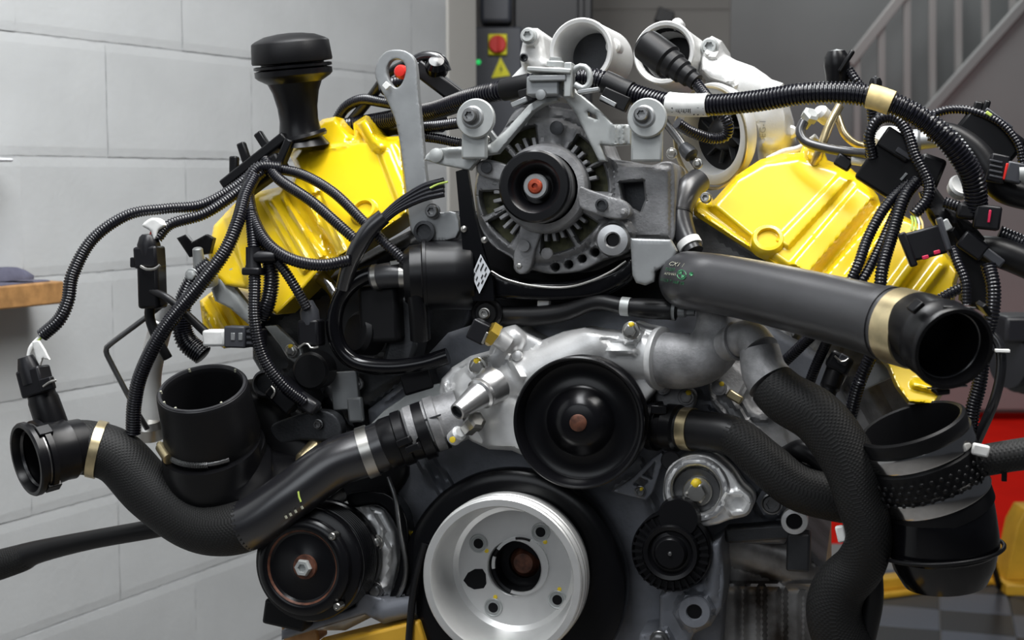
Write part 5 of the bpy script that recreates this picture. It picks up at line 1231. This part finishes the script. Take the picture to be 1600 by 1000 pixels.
tube('sheathed_tail', [(600, 338, 30, 13), (580, 356, 26, 14), (562, 382, 26, 14), (546, 416, 34, 13), (536, 450, 44, 12)], 14, 'rubber_shiny', fl_, seg=22)
tag(tube('yellow_wire', [(700, 284, 38), (684, 288, 36), (672, 294, 34)], 1.6, 'wire_green', None, seg=6), 'single yellow-green wire lying on the flat cable bundle', 'wire')
T_ = empty('cable_tray', pe(410, 260, 120), 'black plastic cable tray on the flank of the yellow cover', 'cable tray')
box('tray_bar', 400, 252, 128, 130, 16, 30, 'black_plastic', T_, roll=36, bev=3); box('tray_wall', 408, 276, 124, 90, 30, 30, 'black_satin', T_, roll=34, bev=4)
for (x, y, a) in ((382, 240, 60), (412, 222, 75), (366, 262, 40)): box('tray_hook', x, y, 130, 14, 36, 12, 'black_plastic', T_, roll=a - 40, bev=3)
box('tray_end', 446, 238, 118, 14, 44, 20, 'black_plastic', T_, roll=-24, bev=3)
tr_ = relief('tray_flap', [(276, 372), (290, 366), (300, 378), (322, 366), (334, 372), (328, 396), (296, 402)], 100, 10, 'black_plastic', T_, rnd=2, step=6)
J_ = empty('branch_clip', pe(400, 410, 0), 'black T-shaped conduit branch clip in front of the yellow cover', 'clip')
lathe3('clip_barrel', pe(396, 408, 12), dirv(0, 1, 0), [(11, -22), (13, -22), (13, -8), (12, -6), (12, 22), (11, 22)], 'connector', J_, seg=20); lathe3('clip_arm', pe(400, 402, 10), dirv(1, .05, 0), [(10, 0), (9, 30), (7, 34), (0, 34)], 'connector', J_, seg=18)
box('clip_collar', 396, 424, 8, 30, 12, 26, 'connector', J_, bev=3)
# upright sensor plug with white tape
P_ = empty('sensor_plug', pe(236, 420, 20), 'upright black sensor plug with white tape at its top', 'plug')
lathe3('plug_neck', pe(233, 392, 20), dirv(0, 1, .1), [(18, -20), (18, 10), (14, 22), (10, 26), (0, 26)], 'connector', P_, seg=20)
box('plug_body', 234, 402, 20, 40, 34, 34, 'connector', P_, roll=4, bev=4); box('plug_shroud', 238, 446, 22, 36, 72, 34, 'black_plastic', P_, roll=2, bev=5)
box('latch', 210, 410, 10, 10, 16, 12, 'connector', P_, bev=2); tube('latch_wire', [(220, 416, -2), (230, 421, -4), (242, 420, -4), (250, 414, -2)], 2.5, 'steel', P_, seg=8)
tube('pigtail', [(236, 372, 20, 4), (240, 358, 22, 4), (246, 348, 24, 4)], 4, 'wire_red', P_, seg=8)
tp = relief('tape_wrap', closed_cr([(222, 352), (238, 340), (252, 346), (258, 352), (248, 360), (244, 372), (238, 376), (236, 362)], 3), 10, 16, 'white_tape', P_, rnd=4, step=4)
tag(tube('sensor_lead', [(236, 470, 24), (234, 496, 26), (246, 530, 30), (262, 560, 40)], 8, 'rubber', None, seg=14), 'plain black lead dropping from the upright sensor plug', 'cable')
tag(tube('sensor_lead', [(236, 454, 10, 6), (262, 466, 4, 6), (290, 490, 10, 6.5), (322, 520, 20, 7), (334, 528, 24, 7)], 6, 'rubber', None, seg=12), 'plain black lead crossing to the plug with white housing', 'cable')
X_ = empty('housing_plug', pe(370, 525, 20), 'dark plug joined to a white housing above the intake boot', 'plug')
box('white_housing', 338, 528, 20, 42, 28, 24, 'white_tape', X_, roll=2, bev=4, taper=.9); box('plug_body', 372, 526, 14, 36, 34, 28, 'connector_grey', X_, bev=3)
box('plug_tail', 400, 528, 18, 28, 28, 24, 'connector', X_, bev=2); 
for dx in (-6, 6): box('plug_window', 370 + dx, 526, -1, 7, 12, 3, 'zinc_flat', X_, bev=1)
for k in range(3): box('plug_rib', 394, 518 + k * 9, 4, 18, 4, 4, 'connector_grey', X_, bev=.5)
I_ = empty('injector_plug', pe(484, 510, 60), 'black injector plug with a bent wire latch above the zinc bracket', 'plug')
box('plug_body', 487, 520, 50, 34, 42, 34, 'connector', I_, roll=3, bev=4); lathe3('plug_neck', pe(484, 492, 46), dirv(-.1, 1, .1), [(15, -14), (15, 6), (11, 14), (8, 22), (0, 22)], 'connector_grey', I_, seg=20)
tube('latch_wire', [(466, 544, 30), (474, 538, 28), (480, 536, 28), (486, 544, 28), (498, 542, 28)], 2, 'steel', I_, seg=8); lathe('injector_cap', 484, 580, 80, [(30, -40), (30, -4), (26, 0), (0, 0)], 'black_satin', I_, seg=32)
N_ = empty('knock_plug', pe(470, 628, 70), 'black plug with wire latch beside the intake boot', 'plug')
box('plug_body', 448, 616, 70, 50, 40, 34, 'connector', N_, roll=-40, bev=4); tube('latch_wire', [(424, 604, 50), (430, 612, 48), (424, 622, 48)], 2, 'steel', N_, seg=8)
box('plug_tail', 480, 630, 74, 40, 24, 24, 'rubber_grey', N_, roll=-30, bev=6); lathe('port', 414, 600, 84, [(22, -20), (22, 0), (18, 3), (16, -6), (0, -6)], 'cast_dark', N_, seg=28)
# loose sensor wires at the left coupling
w_ = empty('sensor_wire', pe(55, 545, -50), 'bare coloured wires and torn white tape above the loose coupling sensor', 'wire')
tube('white_wire', [(68, 522, -42, 3), (58, 532, -46, 4), (48, 544, -50, 4), (44, 558, -54, 3)], 3.5, 'wire_white', w_, seg=8); tube('green_wire', [(72, 518, -40, 1.8), (64, 528, -46, 1.8), (54, 538, -50, 1.8)], 1.8, 'wire_green', w_, seg=6)
relief('tape_tail', [(50, 534), (60, 532), (70, 548), (77, 562), (66, 560), (62, 572), (56, 560)], -60, 4, 'white_tape', w_, rnd=1.5, step=4)
# behind the lifting eye
for lab, pts, r in (('conduit arching up behind the lifting eye', [(524, 192, 290), (540, 168, 280), (566, 156, 264), (600, 160, 240), (640, 168, 220)], 9), ('thick smooth cable running level behind the lifting eye', [(556, 200, 300, 17), (620, 194, 270, 18), (690, 190, 240, 17)], 17),
                    ('thin conduit below the thick loom beside the lifting eye', [(650, 200, 150), (690, 196, 130), (730, 190, 110)], 9), ('thin lowest conduit beside the bracket screw', [(640, 212, 150), (680, 216, 140), (720, 224, 130)], 8)):
    conduit(lab, pts, r, pitch=0 if 'smooth' in lab else 4.6, cat='conduit' if 'smooth' not in lab else 'cable')
Z_ = empty('rear_sensor', pe(685, 120, 240), 'black rear sensor block with an arched cable behind the lifting eye', 'sensor')
box('sensor_block', 690, 132, 230, 92, 26, 40, 'black_plastic', Z_, roll=-36, bev=4); box('sensor_rail', 684, 124, 212, 84, 6, 6, 'zinc_flat', Z_, roll=-36, bev=1)
tube('arched_cable', [(640, 98, 220), (664, 88, 220), (688, 92, 220), (698, 112, 224)], 8, 'rubber_shiny', Z_, seg=14); lathe3('sensor_knob', pe(682, 104, 215), dirv(.2, .6, .7), [(18, -10), (18, 4), (12, 12), (0, 14)], 'black_gloss', Z_, seg=24)
tube('cross_cable', [(540, 200, 290, 8), (580, 152, 260, 8), (606, 116, 220, 7), (636, 98, 200, 7)], 8, 'rubber', Z_, seg=14); lathe('red_cap', 626, 112, 150, [(11, -10), (11, 0), (8, 5), (0, 6)], 'red', Z_, seg=20)
tube('lower_cable', [(598, 140, 200, 10), (616, 130, 190, 10), (640, 126, 190, 10)], 9, 'conduit', Z_, rib=(4.6, .15)); box('white_tag', 604, 134, 60, 10, 10, 6, 'white_tape', Z_, roll=45, bev=1)

# ---- right bank wiring
RC = [
 ('conduit looping over the control module down to the open socket plug', [(1364, 246, 60), (1358, 214, 50), (1372, 188, 44), (1396, 184, 40), (1416, 204, 36), (1430, 244, 30), (1450, 284, 24), (1448, 312, 20), (1428, 336, 16)], 9.5),
 ('outermost of three conduits dropping behind the charge hose', [(1418, 286, 60), (1384, 322, 40), (1356, 372, 20), (1336, 425, 0), (1300, 490, 10), (1252, 540, 60), (1216, 574, 90)], 9),
 ('middle of three conduits dropping behind the charge hose', [(1414, 300, 56), (1394, 344, 36), (1368, 400, 16), (1344, 444, 0), (1310, 500, 10), (1280, 560, 60), (1264, 600, 90)], 8.5),
 ('innermost of three conduits dropping behind the charge hose', [(1432, 282, 50), (1412, 310, 34), (1394, 366, 12), (1378, 424, -10), (1374, 480, -10), (1366, 540, 0), (1342, 600, 20), (1326, 660, 40)], 10.5),
 ('thin conduit arching above the black relay box', [(1440, 186, 120), (1480, 172, 116), (1520, 174, 108), (1562, 192, 100), (1590, 224, 96), (1598, 256, 96)], 7),
 ('thin upright conduit passing the hose mouth', [(1488, 388, -20), (1496, 410, -30), (1508, 440, -36), (1510, 476, -36)], 8),
 ('thick upright conduit beside the hose mouth', [(1544, 414, -20), (1552, 450, -30), (1550, 490, -30), (1540, 530, -20), (1530, 600, -10), (1520, 640, -4), (1514, 690, 0)], 12),
 ('short conduit under the hose leading to the small valve', [(1372, 540, 20), (1356, 566, 16), (1344, 600, 14)], 9),
 ('slanting conduit at the lower corner of the yellow cover', [(1452, 478, 0), (1478, 462, -4), (1508, 446, -6)], 9),
 ('upright conduit behind the yellow taped loom', [(1326, 110, 60), (1340, 130, 56), (1358, 156, 70), (1364, 200, 80)], 8),
 ('thick conduit leaving at the frame edge below the socket plug', [(1560, 366, 60, 15), (1590, 378, 60, 15), (1625, 392, 60, 15)], 15),
]
for lab, pts, r in RC: conduit(lab, pts, r, pitch=4.8)
tag(tube('power_cable', [(1452, 204, 60, 16), (1490, 212, 60, 18), (1524, 236, 58, 20), (1546, 268, 56, 22), (1570, 296, 56, 22), (1620, 312, 56, 20)], 20, 'rubber', None, seg=24), 'fat smooth black power cable behind the loom at the frame edge', 'cable')
tag(tube('power_cable', [(1530, 392, 50, 24), (1566, 396, 40, 24), (1625, 420, 40, 24)], 24, 'rubber', None, seg=24), 'fat smooth black cable below the pink sealed plug', 'cable')
tag(tube('vent_hose', [(1256, 190, 190), (1250, 206, 184), (1260, 222, 176), (1292, 232, 160), (1330, 238, 140), (1356, 240, 120)], 7.5, 'rubber_grey', None, seg=16), 'thin black vent hose above the yellow cover', 'hose')
sb = empty('battery_cable', pe(1556, 600, -30), 'glossy black battery cable dropping beside the hose mouth', 'cable')
tube('cable', [(1548, 520, -20), (1562, 540, -24), (1564, 580, -26), (1552, 630, -20), (1526, 690, 0)], 8, 'rubber_shiny', sb, seg=16); box('cable_tie', 1566, 548, -36, 22, 5, 18, 'white_tape', sb, bev=1)
mod = empty('control_module', pe(1400, 260, 60), 'square black control module above the yellow cover', 'control module')
box('module_case', 1392, 268, 72, 84, 76, 34, 'black_satin', mod, roll=-33, bev=5); box('module_lid', 1402, 226, 54, 54, 34, 20, 'connector', mod, roll=-33, bev=3); box('lid_latch', 1412, 240, 42, 26, 8, 8, 'connector_grey', mod, roll=-33, bev=1)
box('case_clip', 1412, 276, 52, 14, 4, 4, 'zinc_flat', mod, roll=50, bev=.5); box('module_flange', 1452, 268, 80, 40, 50, 12, 'black_plastic', mod, roll=-20, bev=8)
sk = empty('socket_plug', pe(1450, 378, 0), 'open black socket plug with pink seals and bare coloured wires', 'plug')
box('plug_body', 1446, 380, -6, 58, 46, 44, 'connector', sk, roll=16, bev=4); box('plug_rim', 1418, 390, -10, 12, 56, 50, 'connector', sk, roll=22, bev=3); box('lever', 1474, 366, -14, 10, 54, 46, 'connector_grey', sk, roll=18, bev=3)
for (x, y) in ((1446, 402), (1464, 394)): box('pink_seal', x, y, -30, 10, 6, 4, 'pink', sk, roll=16, bev=1)
for k, mm_ in enumerate(('wire_green', 'wire_green', 'wire_white', 'tape_yellow')): tube('wire', [(1424 + k * 4, 338, 14), (1426 + k * 5, 348, 2), (1424 + k * 6, 360, -4)], 1.8, mm_, sk, seg=6)
box('latch_clip', 1478, 352, -30, 14, 18, 8, 'zinc', sk, roll=30, bev=2)
sb2 = empty('sealed_plug', pe(1535, 340, 10), 'flat black plug with one pink seal strip at the frame edge', 'plug')
box('plug_body', 1542, 340, 10, 40, 38, 34, 'connector', sb2, roll=-6, bev=4); box('seal_strip', 1546, 338, -10, 4, 20, 3, 'pink', sb2, roll=-6, bev=1); box('plug_sleeve', 1510, 330, 14, 30, 26, 30, 'rubber', sb2, roll=-8, bev=6); tube('lead', [(1476, 316, 20), (1496, 322, 16), (1512, 328, 14)], 9, 'conduit', sb2, rib=(4.6, .15))
cn = empty('ribbed_plug', pe(1570, 268, 20), 'ribbed black plug with a bright end fitting at the frame edge', 'plug')
box('plug_body', 1558, 264, 30, 28, 44, 34, 'connector', cn, roll=-12, bev=3); box('plug_front', 1584, 270, 24, 26, 32, 28, 'connector_grey', cn, roll=-12, bev=3); box('red_seal', 1571, 268, 14, 4, 26, 6, 'red', cn, roll=-12, bev=1)
for k in range(4): box('plug_rib', 1556, 252 + k * 8, 12, 20, 3, 4, 'connector_grey', cn, roll=-12, bev=.5)
lathe3('end_fitting', pe(1600, 272, 20), dirv(1, 0, 0), [(14, -8), (14, 10), (18, 12), (18, 30), (0, 30)], 'zinc', cn, seg=20)
rl = empty('relay_box', pe(1540, 200, 120), 'black relay box with a yellow-green mark at the upper frame edge', 'relay box')
box('box_body', 1544, 216, 124, 100, 60, 40, 'black_plastic', rl, roll=-38, bev=6); box('box_ear', 1527, 172, 112, 14, 26, 16, 'black_plastic', rl, roll=-10, bev=3); box('box_ear', 1540, 170, 108, 10, 26, 14, 'black_plastic', rl, roll=-14, bev=3); box('colour_mark', 1545, 178, 98, 10, 5, 4, 'wire_green', rl, roll=-36, bev=1); box('box_edge', 1560, 186, 104, 50, 8, 10, 'connector_grey', rl, roll=-38, bev=2)
tpk = empty('cap_plug', pe(1312, 105, 60), 'rounded black plug standing above the loom by the stair rail', 'plug')
lathe3('plug_cap', pe(1308, 118, 66), dirv(-.05, 1, .1), [(17, -26), (18, 0), (20, 14), (19, 28), (13, 38), (0, 41)], 'black_plastic', tpk, seg=26); box('cap_ridge', 1322, 96, 50, 8, 40, 10, 'black_plastic', tpk, roll=-32, bev=3)
sc2 = empty('small_cap', pe(1368, 128, 40), 'tiny black cap sticking up behind the yellow tape', 'cap')
lathe3('cap', pe(1368, 134, 30), dirv(0, 1, .1), [(10, -10), (10, 6), (7, 12), (0, 13)], 'black_plastic', sc2, seg=16); box('cap_ridge', 1368, 126, 20, 4, 14, 6, 'connector_grey', sc2, bev=1)
hc = empty('harness_carrier', pe(1500, 380, 40), 'black angular plastic harness carrier behind the hose mouth', 'harness carrier')
relief('carrier_plate', [(1436, 300), (1462, 292), (1484, 322), (1520, 350), (1544, 378), (1556, 400), (1560, 450), (1540, 490), (1500, 470), (1504, 430), (1486, 392), (1452, 340)], 30, 40, 'black_satin', hc, rnd=6, step=7, feats=[('line', 1475, 330, 1540, 400, 7, 8), ('line', 1450, 320, 1500, 380, 6, 6)])
box('carrier_tab', 1548, 400, 14, 44, 16, 14, 'connector_grey', hc, roll=-38, bev=3); box('carrier_hook', 1524, 392, 10, 14, 4, 6, 'zinc_flat', hc, roll=50, bev=.5); box('carrier_box', 1520, 384, 14, 44, 30, 16, 'connector', hc, roll=-36, bev=4)
iv = empty('solenoid_valve', pe(1310, 575, 60), 'small black solenoid valve below the charge hose', 'valve')
box('valve_body', 1312, 566, 60, 38, 30, 34, 'connector', iv, roll=-28, bev=6); lathe3('valve_port', pe(1300, 596, 56), dirv(-.3, -.9, .3), [(16, -20), (16, 10), (13, 14), (13, 24), (0, 24)], 'black_plastic', iv, seg=24); tube('latch_wire', [(1304, 556, 38), (1316, 566, 36), (1326, 560, 38)], 1.6, 'steel', iv, seg=6); box('valve_face', 1318, 562, 42, 16, 16, 6, 'connector_grey', iv, roll=-28, bev=2)
jn = empty('fuel_plug', pe(1283, 232, 150), 'small black plug with white neck at the top of the yellow cover', 'plug')
box('plug_body', 1318, 254, 150, 26, 20, 20, 'connector', jn, roll=-30, bev=3); lathe3('white_neck', pe(1346, 250, 140), dirv(.95, -.1, .2), [(9, -14), (10, 6), (7, 12), (0, 12)], 'white_tape', jn, seg=16); tube('wire', [(1328, 250, 146), (1334, 246, 142), (1340, 250, 140)], 2, 'wire_green', jn, seg=6)
wt = lathe('white_clip', 1316, 688, 20, [(14, -4), (14, 0), (10, 3), (0, 4)], 'white_tape'); tag(wt, 'small white clip between the S-shaped hose and the wide boot', 'clip')
wt = box('white_stopper', 1314, 834, -60, 14, 26, 12, 'white_tape', roll=14, bev=3); tag(wt, 'small white stopper peeping out beside the hanging woven hose', 'stopper')
lb2 = relief('grey_wedge', [(1330, 600), (1355, 562), (1420, 578), (1380, 596), (1345, 612)], 60, 8, 'zinc_flat', ENG, rnd=2, step=6)

# =================================================================== ENGINE STAND
SB = pe(820, 1040, 200)
st_ = empty('engine_stand', (SB.x, SB.y, 0), 'yellow steel engine stand under the compressor', 'engine stand')
def beam(name, p, q, w, h, m, parent):
    ax = (q - p).normalized(); y = Vector((0, 0, 1)); x = ax.cross(y).normalized(); y = x.cross(ax)
    V = [o + x * sx * w / 2 + y * sy * h / 2 for o in (p, q) for (sx, sy) in ((-1, -1), (1, -1), (1, 1), (-1, 1))]
    return obj(name, V, [(0, 1, 2, 3), (4, 7, 6, 5), (0, 4, 5, 1), (1, 5, 6, 2), (2, 6, 7, 3), (3, 7, 4, 0)], m, parent, bevel=.003)
beam('cross_beam', pe(480, 1102, 200), pe(1240, 1120, 200), .05, .05, 'stand_yellow', st_)
beam('front_beam', pe(500, 1024, 90), pe(668, 982, 90), .04, .03, 'stand_yellow', st_)
beam('riser', pe(560, 1100, 150), pe(545, 1020, 100), .03, .03, 'stand_yellow', st_)
for x in (520, 1200):
    p = pe(x, 1110, 200); beam('post', Vector((p.x, p.y, .06)), Vector((p.x, p.y, p.z)), .06, .06, 'stand_yellow', st_)
    boxw('foot', (p.x, p.y, .0105), .1, .9, .05, 'stand_yellow', st_)
beam('floor_beam', Vector((pe(520, 1045, 200).x, SB.y, .085)), Vector((pe(1200, 1045, 200).x, SB.y, .085)), .06, .05, 'stand_yellow', st_)
ob_ = box('rusty_block', 476, 985, 130, 60, 30, 40, 'wood', st_, roll=10, bev=4)
bpy.context.view_layer.update()

wc = lathe3('white_cup', pe(1502, 290, 60), dirv(.3, .5, .8), [(18, -14), (20, 0), (17, 4), (12, 2), (0, 2)], 'white_tape', None, seg=24)
tag(wc, 'small white plastic cup showing behind the thick loom', 'cup')
